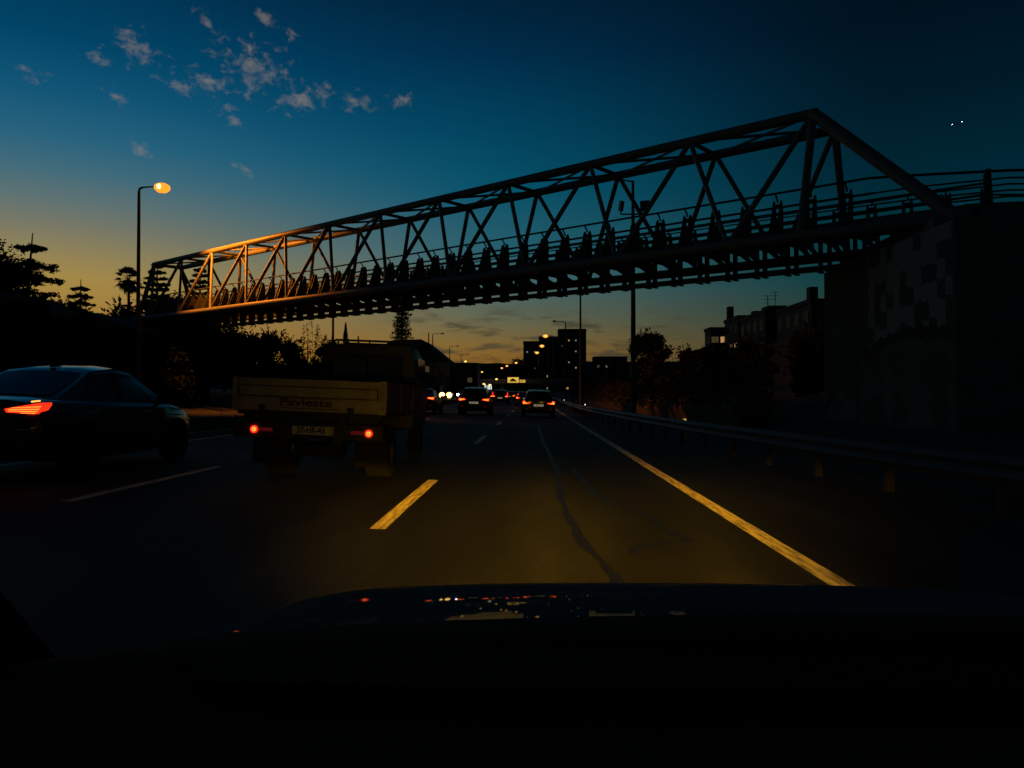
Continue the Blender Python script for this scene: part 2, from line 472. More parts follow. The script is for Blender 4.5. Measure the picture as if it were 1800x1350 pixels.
def put(name, me, parent=None, loc=None, rot=None, scale=None):
    o = bpy.data.objects.new(name, me); COL.objects.link(o)
    if parent is not None: o.parent = parent
    if loc is not None: o.location = loc
    if rot is not None: o.rotation_euler = rot
    if scale is not None: o.scale = scale
    return o


def tag(o, label=None, cat=None, group=None, kind=None):
    if label: o['label'] = label
    if cat: o['category'] = cat
    if group: o['group'] = group
    if kind: o['kind'] = kind
    return o


def thing(name, label, cat, loc=(0, 0, 0), rot=(0, 0, 0), group=None):
    o = bpy.data.objects.new(name, None); COL.objects.link(o)
    o.empty_display_size = .3; o.location = loc; o.rotation_euler = rot
    return tag(o, label, cat, group)


def kids(o):
    return [c for c in COL.objects if c.parent == o]


def dup(root, loc, rot=None, label=None):
    r = root.copy(); COL.objects.link(r); r.location = loc
    if rot is not None: r.rotation_euler = rot
    if label: r['label'] = label
    for ch in list(root.children):
        c = ch.copy(); COL.objects.link(c); c.parent = r
        for g in ch.children:
            d = g.copy(); COL.objects.link(d); d.parent = c
    return r


def text(name, s, size, m, parent, loc, rot=(rad(90), 0, 0), ext=.003, sx=1.0, bold=0.0):
    cu = bpy.data.curves.new(name, 'FONT'); cu.body = s; cu.size = size; cu.extrude = ext; cu.offset = bold
    cu.align_x = 'CENTER'; cu.align_y = 'CENTER'; cu.resolution_u = 3
    tmp = bpy.data.objects.new(name + '_tmp', cu); COL.objects.link(tmp)
    me = bpy.data.meshes.new_from_object(tmp.evaluated_get(bpy.context.evaluated_depsgraph_get()))
    bpy.data.objects.remove(tmp)
    me.materials.clear(); me.materials.append(M[m])
    return put(name, me, parent, loc, rot, (sx, 1, 1))


def smoothstep(a, b, x):
    t = min(1, max(0, (x - a) / (b - a))); return t * t * (3 - 2 * t)


CROSS = -0.024


def grade(y):
    y = min(y, 420.0)
    return .0052 * 12 * math.log1p(math.exp((y - 60) / 12)) if y < 400 else .0052 * (y - 60)


def road_z(x, y):
    return CROSS * min(max(x, -8.4), 6.5) + grade(y)


# ------------------------------------------------------------------ ground, road, markings
ys = [-20, -8, 0, 5, 10, 15, 20, 26, 32, 40, 50, 60, 70, 80, 95, 110, 130, 160, 200, 250, 300, 360, 420, 600, 1000, 2500]


def ground_z(x, y):
    g = grade(y)
    if x > 0:
        z = CROSS * min(x, 6.5) - .03
        z += smoothstep(7.5, 13, x) * 1.3 + smoothstep(14, 40, x) * 3.0
        z -= smoothstep(6.6, 7.4, x) * (1 - smoothstep(7.4, 8.5, x)) * .15
    else:
        z = CROSS * max(x, -8.4) - .03
        if x < -8.3: z += smoothstep(-8.3, -9.5, x) * .13 if x > -11.5 else .0
        z += smoothstep(-20, -34, x) * 1.6
    return z + g


xs = [-1500, -600, -250, -120, -70, -45, -34, -28, -24, -20, -19.4, -12, -11.6, -11.4, -10.5, -9.5, -8.6, -8.3, -5, 0, 4, 6.4, 6.6, 7.0, 7.5, 8.5, 10, 12, 14, 18, 24, 32, 42, 60, 120, 300, 700, 1500]
g = MB(); g.grid([[(x, y, ground_z(x, y)) for x in xs] for y in ys])
tag(g.build('ground', 'soil', smooth=True), 'bare dark earth and verge either side of the motorway', kind='structure')


def sheet(x0, x1, y0, y1, dz, dx=2.0, dy=4.0):
    nx = max(1, round((x1 - x0) / dx)); ny = max(1, round((y1 - y0) / dy))
    return MB().grid([[(x0 + (x1 - x0) * i / nx, y0 + (y1 - y0) * j / ny, road_z(x0 + (x1 - x0) * i / nx, y0 + (y1 - y0) * j / ny) + dz)
                       for i in range(nx + 1)] for j in range(ny + 1)])


road = sheet(-8.3, 6.4, -20, 420, 0).build('road', 'asphalt')
tag(road, 'dark asphalt motorway carriageway we drive on', kind='structure')
opp = MB().grid([[(x, y, road_z(x, y) + .004) for x in (-19.2, -15.5, -11.8)] for y in range(-20, 421, 8)]).build('opposite_road', 'asphalt')
tag(opp, 'oncoming carriageway beyond the grass median', kind='structure')


def ribbon(pts, w, dz=.004):
    """flat strip on the road; pts (x, y) or (x, y, half width)"""
    L_, R_ = [], []
    for k, p in enumerate(pts):
        a = Vector(pts[max(k - 1, 0)][:2]); b = Vector(pts[min(k + 1, len(pts) - 1)][:2])
        d = (b - a).normalized(); n = Vector((d.y, -d.x)); h = p[2] if len(p) > 2 else w / 2
        l = Vector(p[:2]) - n * h; r = Vector(p[:2]) + n * h
        L_.append((l.x, l.y, road_z(l.x, l.y) + dz)); R_.append((r.x, r.y, road_z(r.x, r.y) + dz))
    return MB().grid([[l, r] for l, r in zip(L_, R_)])


XR, XD1, XD2, XL = 2.10, -1.40, -4.92, -7.95
ribbon([(XR, y) for y in range(-10, 421, 5)], .17).build('edge_line', 'road_paint', road)
ribbon([(XL, y) for y in range(-10, 421, 5)], .17).build('edge_line', 'road_paint', road)
ribbon([(-12.2, y) for y in range(-10, 421, 5)], .17, .01).build('edge_line', 'road_paint', opp)
for x0, y0 in ((XD1, 6.9), (XD2, 8.0)):
    for k in range(-1, 20):
        y = y0 + 12.1 * k
        ribbon([(x0 + random.uniform(-.01, .01), y), (x0, y + 1.3), (x0, y + 2.7), (x0 + random.uniform(-.01, .01), y + 4.0)], .145).build('lane_dash', 'road_paint', road)
seam = [(.62, 4.6, .05), (.58, 5.4, .055), (.46, 6.2, .05), (.40, 7.2, .045), (.36, 8.4, .04), (.36, 9.6, .05), (.40, 11.5, .04), (.42, 13.0, .055), (.38, 15, .04),
        (.36, 17.5, .06), (.30, 20, .045), (.30, 24, .04), (.27, 28, .05), (.3, 34, .04)]
seam2 = [(.70, 13.2, .04), (.74, 11.8, .05), (.80, 9.9, .05), (.86, 9.0, .045), (1.0, 8.6, .03), (1.18, 8.5, .03), (1.20, 7.9, .06), (1.26, 7.3, .05), (1.36, 6.75, .04), (1.30, 6.66, .03),
         (1.12, 6.60, .04), (.92, 6.45, .05), (.82, 6.2, .045), (.84, 5.95, .02)]
def ragged(pts, seed):
    """the poured sealant wanders and changes width"""
    r_ = random.Random(seed); out = []; ph = r_.uniform(0, 6)
    for (x0, y0, w0), (x1, y1, w1) in zip(pts, pts[1:]):
        n_ = max(2, int(math.hypot(x1 - x0, y1 - y0) / .10)); k_ = min(n_, 40)
        for i_ in range(k_):
            f = i_ / k_; q = len(out) * .37 + ph
            out.append((x0 + (x1 - x0) * f + .012 * math.sin(q * 1.3) + r_.uniform(-.006, .006), y0 + (y1 - y0) * f, (w0 + (w1 - w0) * f) * (.85 + .3 * math.sin(q * .9) * math.sin(q * .31) + r_.uniform(-.2, .2))))
    return out


seam, seam2 = ragged(seam, 1), ragged(seam2, 2)
ribbon(seam, .1, .003).build('crack_seal', 'bitumen', road)
ribbon(seam2, .08, .003).build('crack_seal', 'bitumen', road)
k1 = MB()
for y in range(-10, 400, 10):
    k1.span((-8.46, y, road_z(-8.4, y) - .1), (-8.31, y + 9.98, road_z(-8.4, y + 5) + .11))
tag(k1.build('kerb', 'kerb_stone'), 'low stone kerb along the grass median', kind='structure')
# median grass
gm = MB()
rg = random.Random(5)
for _ in range(26000):
    y = 6 + 90 * rg.random() ** 1.6; x = -8.5 - 3.0 * rg.random()
    z = ground_z(x, y) - .02; h = rg.uniform(.08, .3) * (1.5 if rg.random() < .08 else 1); a = rg.uniform(0, math.pi)
    dx, dy = .02 * math.cos(a), .02 * math.sin(a); lx, ly = rg.uniform(-.08, .08), rg.uniform(-.08, .08)
    gm.poly((x - dx, y - dy, z), (x + dx, y + dy, z), (x + lx, y + ly, z + h))
tag(gm.build('grass', 'grass_green'), 'rough green grass on the median strip', 'grass', kind='stuff')

# ------------------------------------------------------------------ far hills
def ridge(name, x0, x1, y, z, amp, seed, label):
    r_ = random.Random(seed); m = MB(); rows = []
    ph = [r_.uniform(0, 6) for _ in range(6)]
    n = 120
    for j, (dy, f) in enumerate(((-120, 0), (-40, .75), (0, 1.0), (90, .6), (220, 0))):
        row = []
        for i in range(n + 1):
            x = x0 + (x1 - x0) * i / n
            h = z + amp * sum(math.sin(x * .006 * (k + 1) * 1.35 + ph[k]) / (k + 1) for k in range(6)) + r_.uniform(-.6, .6) * (f > .9)
            row.append((x, y + dy, -3 + (h + 3) * f))
        rows.append(row)
    m.grid(rows)
    return tag(m.build(name, 'leaf_dark', smooth=False), label, kind='structure')


ridge('hill', -700, 150, 800, 29, 3.5, 3, 'far dark wooded hill closing the road')
ridge('hill', 40, 900, 600, 24, 3, 8, 'far dark hill right of the tower block')

# ------------------------------------------------------------------ footbridge
TH = rad(49.844); P0 = Vector((8.0364, 23.1615, 6.0))
SL, LB, HB, EB = .01296, 4.2564, 4.0075, 1.1218
WT = 1.92; WB = WT + 2 * EB
bridge = thing('footbridge', 'long steel truss footbridge crossing above the whole motorway', 'footbridge', P0, (0, 0, TH + rad(90)))
# local x runs along the bridge to the far left end, local -y away from the camera


def bp(s, u, z):
    return Vector((s * LB, -u, z + SL * s * LB))


def member(name, a, b, r, m='steel_paint', n=10):
    return MB().tube(a, b, r, n=n).build(name, m, bridge, smooth=True)


UN, UF = EB, WB - EB
for u in (UN, UF):
    MB().path([bp(s, u, HB) for s in (-.03, 3, 6, 9, 11.03)], .165, 12).build('top_chord', 'steel_paint', bridge, True)
for u in (0, WB):
    MB().path([bp(s, u, 0) for s in (-1.05, 2, 5, 8, 11.15)], .17, 12).build('bottom_chord', 'steel_paint', bridge, True)
for (ut, ub) in ((UN, 0), (UF, WB)):
    for i in range(11):
        member('diagonal', bp(i, ut, HB), bp(i + .546, ub, 0), .095)
        member('diagonal', bp(i + 1, ut, HB), bp(i + .546, ub, 0), .085)
    member('end_diagonal', bp(0, ut, HB), bp(-.97, ub, 0), .19, n=12)
    member('end_post', bp(0, ut, HB), bp(0.0, ub, 0), .125, n=12)
    member('end_post', bp(11, ut, HB), bp(11, ub, 0), .15, n=12)
for i in range(12):
    member('top_strut', bp(i, UN, HB), bp(i, UF, HB), .12 if i in (0, 11) else .08, n=8)
for i in range(11):
    member('top_brace', bp(i, UN, HB - .02), bp(i + 1, UF, HB - .02), .055, n=6)
    member('top_brace', bp(i, UF, HB + .02), bp(i + 1, UN, HB + .02), .055, n=6)
# floor: paired cross beams, stringer, concrete deck planks
tb = MB()
for dx in (-.14, .14):
    tb.prism([(dx - .03, -.1, -.04), (dx - .03, -1.0, .18), (dx - .03, -WB + 1.0, .18), (dx - .03, -WB + .1, -.04), (dx - .03, -WB + .1, .12), (dx - .03, -WB + .9, .34), (dx - .03, -.9, .34), (dx - .03, -.1, .12)], (.06, 0, 0))
    tb.span((dx - .035, -1.95, -.80), (dx + .035, -2.19, .18))
    tb.span((dx - .06, -1.90, -.84), (dx + .06, -2.24, -.80))
tb_me = tb.mesh('cross_beam', 'steel_dark')
fin = MB()
for dx in (-.13, .13):
    for sgn, off in ((-1, 0.0), (1, -WB)):
        pass
fin_pts = [(.42, .12), (1.04, .36), (1.05, .95), (1.0, 1.32), (.93, 1.42), (.85, 1.34), (.74, .95)]
fn = MB(); ff = MB()
for dx in (-.115, .115):
    fn.prism([(dx - .022, -u, z) for u, z in fin_pts], (.044, 0, 0))
    ff.prism([(dx - .022, -(WB - u), z) for u, z in reversed(fin_pts)], (.044, 0, 0))
fn.path([(0, -.93, 1.36), (0, -.84, 1.5), (0, -.72, 1.6)], .03, 6); fn.span((-.13, -.95, 1.22), (.13, -.90, 1.30))
ff.path([(0, -(WB - .93), 1.36), (0, -(WB - .84), 1.5), (0, -(WB - .72), 1.6)], .03, 6); ff.span((-.13, -(WB - .95), 1.22), (.13, -(WB - .90), 1.30))
fn_me, ff_me = fn.mesh('railing_bracket', 'steel_dark'), ff.mesh('railing_bracket', 'steel_dark')
pl = MB().span((-LB / 8 + .012, -.98, .36), (LB / 8 - .012, -WB + .98, .50)); pl_me = pl.mesh('deck_panel', 'deck_concrete')
for k in range(-4, 45):
    s = k / 4
    z = SL * s * LB
    put('cross_beam', tb_me, bridge, (s * LB, 0, z))
    if k >= -1: put('railing_bracket', fn_me, bridge, (s * LB, 0, z))
    put('railing_bracket', ff_me, bridge, (s * LB, 0, z))
    if k < 44: put('deck_panel', pl_me, bridge, ((s + .125) * LB, 0, z))
for u, w in ((2.07, .08),):
    a, b = bp(-1, u, -.70), bp(11, u, -.70)
    MB().prism([a + Vector((0, -w, -.09)), a + Vector((0, w, -.09)), a + Vector((0, w, .09)), a + Vector((0, -w, .09))], b - a).build('stringer', 'steel_dark', bridge)
for side in (0, 1):
    for (u, z, r) in ((.72, 1.6, .038), (.96, 1.2, .040), (.99, .96, .022), (.99, .87, .022), (.99, .64, .034)):
        uu = u if side == 0 else WB - u
        MB().tube(bp(-.42 if side == 0 else -1.0, uu, z), bp(11.1, uu, z), r, n=6).build('handrail' if z > 1.5 else 'rail', 'steel_dark', bridge, True)
MB().span((10.6 * LB, .3, -8.0), (10.95 * LB, -WB - .3, -.35)).build('pier', 'render_dark', bridge)

# right landing: abutment wall with mural, landing and ramp railing
ab = thing('abutment', 'tall concrete abutment under the right end of the footbridge', 'abutment', (10, 26.5, 0))
MB().span((0, 0, -.6), (16, -8.1, 5.42)).build('wall', 'concrete', ab)
MB().span((-.004, -.02, .2), (.0, -8.08, 5.40)).build('mural', 'mural_print', ab)
MB().span((.6, .2, 5.423), (16, -6.0, 5.94)).build('bearing_shelf', 'concrete', ab)
land = thing('ramp', 'raised concrete walkway with railing running right from the footbridge end', 'walkway', (12.6, 20.0, 6.0))
MB().prism([(-.75, 1.25, .06), (.6, 1.0, .06), (16, 1.0, .06), (16, 3.9, .06), (1.2, 3.9, .06), (.75, 2.9, .06)], (0, 0, .42)).build('slab', 'deck_concrete', land)
MB().span((.9, .86, -.2), (16, .996, .50)).build('fascia', 'concrete', land)
land_o = Vector((12.6, 20.0, 6.0))
bw = Matrix.Translation(P0) @ Matrix.Rotation(TH + rad(90), 4, 'Z')
for i, dz in enumerate((0, .2, .37, .54, .71)):
    u0, z0 = ((.72, 1.6), (.96, 1.2), (.99, .96), (.99, .87), (.99, .64))[i]
    pts = [bw @ bp(-.415, u0, z0) - land_o, bw @ bp(-.72, .5 * u0 + .45, .5 * z0 + .5 * (1.36 - dz)) - land_o, Vector((.35, 1.14, 1.36 - dz)), Vector((4, 1.14, 1.37 - dz)), Vector((16, 1.14, 1.37 - dz))]
    MB().path(pts, .04 if i == 0 else .026, 6).build('rail', 'steel_dark', land, True)
rail_b = [(.75, 2.8), (1.3, 3.7), (2.5, 3.75), (16, 3.75)]
for i, z in enumerate((1.36, 1.10, .85, .62)):
    MB().path([(x, y, z) for x, y in rail_b], .035 if i == 0 else .024, 6).build('rail', 'steel_dark', land, True)
post_me = MB().prism([(-.13, -.012, 0), (.13, -.012, 0), (.07, -.012, .92), (-.07, -.012, .92)], (0, .024, 0)).span((-.085, .06, 0), (.085, .085, .80)).mesh('rail_post', 'steel_dark')
for x, y, a in ((-.2, 1.12, 0), (1.15, 1.13, 0), (2.9, 1.14, 0), (4.7, 1.14, 0), (6.5, 1.14, 0), (8.3, 1.14, 0), (10.1, 1.14, 0)):
    put('rail_post', post_me, land, (x, y, .48), (0, 0, rad(a)))

# ------------------------------------------------------------------ guard rail
gr = thing('guard_rail', 'grey steel guard rail along the right shoulder', 'guard rail', (4.5, 14.8, 0))
GL = [(6.6, 2), (5.95, 5), (5.42, 8.5), (4.85, 11.5), (4.5, 14.8), (4.0, 20.7), (3.58, 29), (3.2, 40), (3.1, 52), (3.2, 70), (3.35, 95), (3.5, 130), (3.5, 180), (3.0, 240)]


def gl_x(y):
    for (x0, y0), (x1, y1) in zip(GL, GL[1:]):
        if y0 <= y <= y1: return x0 + (x1 - x0) * (y - y0) / (y1 - y0)
    return GL[-1][0]


prof = [(.00, .0), (-.04, .03), (-.075, .075), (-.04, .12), (.0, .155), (-.04, .19), (-.075, .235), (-.04, .28), (.0, .31)]
yy = [2 + .9 * k for k in range(30)] + [30 + 3 * k for k in range(71)]
rows = []
for y in yy:
    x = gl_x(y); zb = road_z(x, y) + .37
    rows.append([(x + dx - 4.5, y - 14.8, zb + dz) for dx, dz in prof])
MB().grid(rows).build('rail_beam', 'galvanised', gr, True)
pm = MB().span((-.02, -.06, -.3), (.09, .06, .68)).span((.0, -.045, .42), (-.05, .045, .58)).mesh('post', 'rubber')
y = 3.0
while y < 200:
    x = gl_x(y) + .06
    put('post', pm, gr, (x - 4.5, y - 14.8, road_z(x, y)))
    y += 2.0 if y < 60 else 6.0
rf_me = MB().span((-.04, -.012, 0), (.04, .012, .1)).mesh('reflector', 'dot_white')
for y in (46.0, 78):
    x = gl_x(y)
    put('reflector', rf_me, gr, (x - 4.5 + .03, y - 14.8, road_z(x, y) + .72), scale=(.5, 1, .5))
mk = thing('marker_post', 'short verge marker post with amber reflector behind the guard rail', 'marker post', (4.85, 24.6, road_z(4.85, 24)))
MB().prism([(-.06, -.03, -.3), (.06, -.03, -.3), (.06, -.03, .60), (.0, -.03, .66), (-.06, -.03, .60)], (0, .06, 0)).build('post', 'plate_white', mk)
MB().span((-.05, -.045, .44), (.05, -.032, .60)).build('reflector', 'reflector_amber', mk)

# ------------------------------------------------------------------ street lamps
def lamp_proto(lit, arm, H, label, power=0, head='sodium_far', glow=.16):
    o = thing('street_lamp', label, 'street lamp', group='street lamps along the motorway')
    d = 1 if arm > 0 else -1
    MB().path([(0, 0, -.5), (0, 0, H * .5), (0, 0, H - .25), (0.05 * d, 0, H - .08), (.2 * d, 0, H)], .1, 10, [.14, .115, .085, .075, .06]).build('pole', 'galvanised', o, True)
    MB().span((-.16, -.16, -.02), (.16, .16, .06)).build('base_plate', 'galvanised', o)
    MB().tube((.15 * d, 0, H), (arm, 0, H + .05), .05, .04, 8).build('arm', 'galvanised', o, True)
    hx = arm
    MB().prism([(hx - .1 * d, -.10, H + .0), (hx + .2 * d, -.17, H + .02), (hx + .62 * d, -.13, H + .05), (hx + .68 * d, 0, H + .05), (hx + .62 * d, .13, H + .05), (hx + .2 * d, .17, H + .02), (hx - .1 * d, .10, H)], (0, 0, .12)).build('lamp_head', 'galvanised', o, True)
    b = MB().lathe([(.01, -.75 * glow), (glow * .6, -.62 * glow), (glow * .95, -.3 * glow), (glow, 0), (glow * .9, .12), (glow * .5, .22)], (hx + .36 * d, 0, H), 'z', 14)  # lit bowls are oversized so the lamp's orange halo is part of them
    b.build('lamp_glass', head if lit else 'dark_glass', o, True)
    if lit: MB().lathe([(.01, -.34 * glow), (glow * .26, -.24 * glow), (glow * .34, 0), (glow * .26, .24 * glow), (.01, .34 * glow)], (hx + .36 * d, -glow * .8, H - .04), 'z', 12).build('bulb', 'sodium_core' if head == 'sodium_glow' else 'sodium_far_core', o, True)
    return o


def lamp_light(o, x, z, power, size=.15):
    l = bpy.data.lights.new('lamp_light', 'SPOT'); l.energy = power; l.color = SODIUM; l.shadow_soft_size = size
    l.spot_size = rad(100); l.spot_blend = .7      # a cut-off lantern: shines down, not level
    lo = bpy.data.objects.new('lamp_light', l); COL.objects.link(lo); lo.parent = o; lo.location = (x, 0, z - .32)
    return lo      # hangs straight down unless turned


L0 = lamp_proto(True, 1.05, 13.45, 'tall street lamp lit bright orange at the left end of the footbridge', head='sodium_glow', glow=.46)
L0.location = (-23.66, 45.5, .3 + grade(45.5))
lamp_light(L0, 1.41, 13.2, LAMP_W).rotation_euler = (rad(14), rad(-42), 0)     # the lantern is tilted out over the road
LA = lamp_proto(False, 1.5, 12.0, 'unlit street lamp whose pole shows under the bridge between cypress and truck cab')
LA.location = (-19.3, 74, .35 + grade(74))
dup(LA, (-19.0, 108, .35 + grade(108)), label='unlit street lamp hidden behind the dense tall pine right of the truck cab')
dup(LA, (-18.55, 143, .3 + grade(143)), label='unlit street lamp above the gabled roof, nearest of three in a row')
dup(LA, (-18.9, 176, -.1 + grade(176)), label='unlit street lamp right of the gabled building, second of three in a row')
dup(LA, (-19.4, 210, -.3 + grade(210)), label='smallest unlit street lamp above the flat roofed block, farthest of three')
LR = lamp_proto(False, -1.3, 12.0, 'dark street lamp pole rising right of the tower block, its head behind the bridge')
LR.location = (4.8, 76, -.1 + grade(76))
dup(LR, (5.0, 114, -.1 + grade(114)), label='unlit street lamp standing out above the roof of the tower block')
LF = lamp_proto(True, -1.0, 12.0, 'lit orange lamp in front of the tower block, highest of three in a rising row', head='sodium_far', glow=.5)
LF.location = (3.85, 141, -.25 + grade(141))
for x, y, z, lb in ((3.55, 167, -.55, 'lit orange lamp in front of the tower block, middle of three in a rising row'),
                    (2.65, 196, -.55, 'lit orange lamp in front of the tower block, lowest of three in a rising row'),
                    (-3.9, 256, -.9, 'lit orange lamp against the dark round tree left of the tower block'),
                    (-7.9, 284, -1.0, 'lit orange lamp above the signboard gantry, middle of three in a row'),
                    (-10.4, 300, -1.3, 'lit orange lamp above the lit overpass, leftmost of three in a row')):
    o = dup(LF, (x, y, z + grade(y)), label=lb)
LG = lamp_proto(True, .8, 9.0, 'lit yellow lamp just above the flat roofed block left of the road', head='sodium_pale', glow=.42)
LG.location = (-21.6, 236, 2.7 + grade(236) - .9)
for x, y, z, lb in ((-32.0, 300, 1.3, 'lit yellow lamp low beside the flat roofed block, under the lamp post row'),
                    (-21.5, 313, 1.4, 'lit yellow lamp low over the trees left of the lit overpass'),
                    (-16.2, 240, -4.2, 'small lit lamp under the left end of the lit overpass'),
                    (-14.0, 236, -4.6, 'small lit orange lamp under the middle of the lit overpass'),
                    (-12.5, 246, -2.6, 'small lit lamp right above the lit overpass')):
    dup(LG, (x, y, z + grade(y) - .9), label=lb)
# flood light mast on the right shoulder
FM = thing('floodlight_mast', 'tall dark mast behind the bridge carrying two floodlights and a lamp arm', 'mast', (5.0, 38, -.15))
MB().path([(0, 0, -.4), (0, 0, 6), (0, 0, 12.0)], .1, 10, [.15, .115, .07]).build('pole', 'steel_dark', FM, True)
MB().tube((0, 0, 11.97), (-.55, 0, 12.05), .04, .035).build('lamp_arm', 'steel_dark', FM, True)
MB().tube((-.62, 0, 10.35), (.62, 0, 10.35), .04).build('cross_arm', 'steel_dark', FM, True)
for s_, w in ((-1, .16), (1, .42)):
    f_ = MB().box((s_ * .58, -.05, 10.75), (w, .26, .5), Euler((rad(18), 0, rad(-20 * s_)))).tube((s_ * .6, 0, 10.35), (s_ * .6, 0, 10.6), .035)
    f_.build('floodlight', 'steel_dark', FM)

# ------------------------------------------------------------------ trees
def leaf(m, c, s, r_, flat=0.0):
    a = Vector((r_.gauss(0, 1), r_.gauss(0, 1), r_.gauss(0, 1) * (1 - flat))).normalized()
    b = a.cross(Vector((r_.gauss(0, 1), r_.gauss(0, 1), r_.gauss(0, 1)))).normalized()
    c = Vector(c); L_ = s * r_.uniform(.7, 1.3); w = L_ * .42
    m.poly(c - a * L_ * .5, c + b * w * .5, c + a * L_ * .5, c - b * w * .5)


def broadleaf(name, label, loc, H, rx, ry, n=5200, ls=.34, seed=1, cat='tree', low=.18, group=None, bare=0.0):
    r_ = random.Random(seed); o = thing(name, label, cat, loc, group=group)
    tr = MB(); tr.path([(0, 0, -.4), (r_.uniform(-.1, .1), 0, H * .25), (r_.uniform(-.2, .2), r_.uniform(-.2, .2), H * .55)], .2, 8, [H * .028, H * .02, H * .012])
    cl = []
    for k in range(16):
        a = r_.uniform(0, 6.28); q = r_.uniform(.1, .78); z = H * r_.uniform(low + .12, .86)
        w = 1 - abs(z / H - .5) * .9
        c = Vector((rx * q * w * math.cos(a), ry * q * w * math.sin(a), z))
        cl.append((c, r_.uniform(.26, .46) * min(rx, H * .3)))
        tr.tube((0, 0, H * min(.5, z / H * .6)), c, H * .008, H * .003, 5)
    cl.append((Vector((0, 0, H * .84)), .36 * rx)); cl.append((Vector((0, 0, H * .5)), .6 * rx))
    tr.build('trunk', 'bark', o, True)
    m = MB(); n = int(n * 1.25); ls = ls * 1.25; per = n // len(cl)
    for c, R_ in cl:
        for _ in range(per):
            d = Vector((r_.gauss(0, 1), r_.gauss(0, 1), r_.gauss(0, 1))).normalized() * R_ * (r_.random() ** .4) * r_.uniform(.7, 1.18)
            leaf(m, c + Vector((d.x, d.y, d.z * .85)), ls, r_)
    for _ in range(int(n * .05)):   # stray shoots
        c, R_ = r_.choice(cl); d = Vector((r_.gauss(0, 1), r_.gauss(0, 1), abs(r_.gauss(0, 1)))).normalized()
        for t in (1.05, 1.2, 1.35): leaf(m, c + d * R_ * t, ls * .9, r_)
    m.build('crown', 'leaf_dark', o)
    return o


def tiered(name, label, loc, H, R0, tiers=14, seed=1, droop=-.05, leafn=46, ls=.3, top=.02, gap=.35, lean=(0, 0), lowest=.15, flat=.85, full=.2):
    """Norfolk pine or cedar: whorls of level branches with sky between them."""
    r_ = random.Random(seed); o = thing(name, label, 'tree', loc)
    MB().path([(0, 0, -.4), (lean[0] * .5, lean[1] * .5, H * .5), (lean[0], lean[1], H)], .2, 8, [H * .022, H * .014, H * .003]).build('trunk', 'bark', o, True)
    m = MB(); br = MB()
    for t in range(tiers):
        f = lowest + (1 - lowest) * (t + r_.uniform(-.15, .15)) / tiers
        z = H * f; rad_ = R0 * ((1 - f) / (1 - lowest)) ** .75 + top * H
        bx, by = lean[0] * f, lean[1] * f
        nb = r_.randint(5, 7); a0 = r_.uniform(0, 6.28)
        for b in range(nb):
            a = a0 + 6.28 * b / nb + r_.uniform(-.25, .25); L_ = rad_ * r_.uniform(.72, 1.1)
            e = Vector((bx + L_ * math.cos(a), by + L_ * math.sin(a), z + droop * L_ * 2 + L_ * .10))
            s = Vector((bx, by, z)); mid = (s + e) / 2 + Vector((0, 0, droop * L_))
            br.path([s, mid, e], .03, 4, [.05, .035, .012])
            for q in range(leafn):
                w = r_.random() ** .7
                p = s * (1 - w) ** 2 + mid * 2 * w * (1 - w) + e * w * w
                sp = (.28 + .5 * (1 - w)) * gap * L_ ** .5
                leaf(m, p + Vector((r_.gauss(0, sp), r_.gauss(0, sp), r_.gauss(0, full * gap))), ls, r_, flat)
    br.build('branch_whorls', 'bark', o)
    m.build('crown', 'leaf_conifer', o)
    return o


def cypress(name, label, loc, H, R0, seed, n=1500, ls=.22):
    r_ = random.Random(seed); o = thing(name, label, 'tree', loc)
    MB().tube((0, 0, -.3), (0, 0, H * .8), .12, .03).build('trunk', 'bark', o, True)
    m = MB()
    for _ in range(n):
        f = r_.random(); w = R0 * (math.sin(math.pi * min(1, f * .8 + .2)) ** .7) * (1 - f * .55) * r_.uniform(.3, 1.12); a = r_.uniform(0, 6.28)
        c = Vector((w * math.cos(a), w * math.sin(a), H * (.06 + .92 * f)))
        d = Vector((math.cos(a) * .25, math.sin(a) * .25, 1)).normalized(); b = d.cross(Vector((r_.gauss(0, 1), r_.gauss(0, 1), .1))).normalized()
        L_ = ls * r_.uniform(.8, 1.9)
        m.poly(c - d * L_ * .5, c + b * L_ * .2, c + d * L_ * .7, c - b * L_ * .2)
    m.build('crown', 'leaf_conifer', o)
    return o


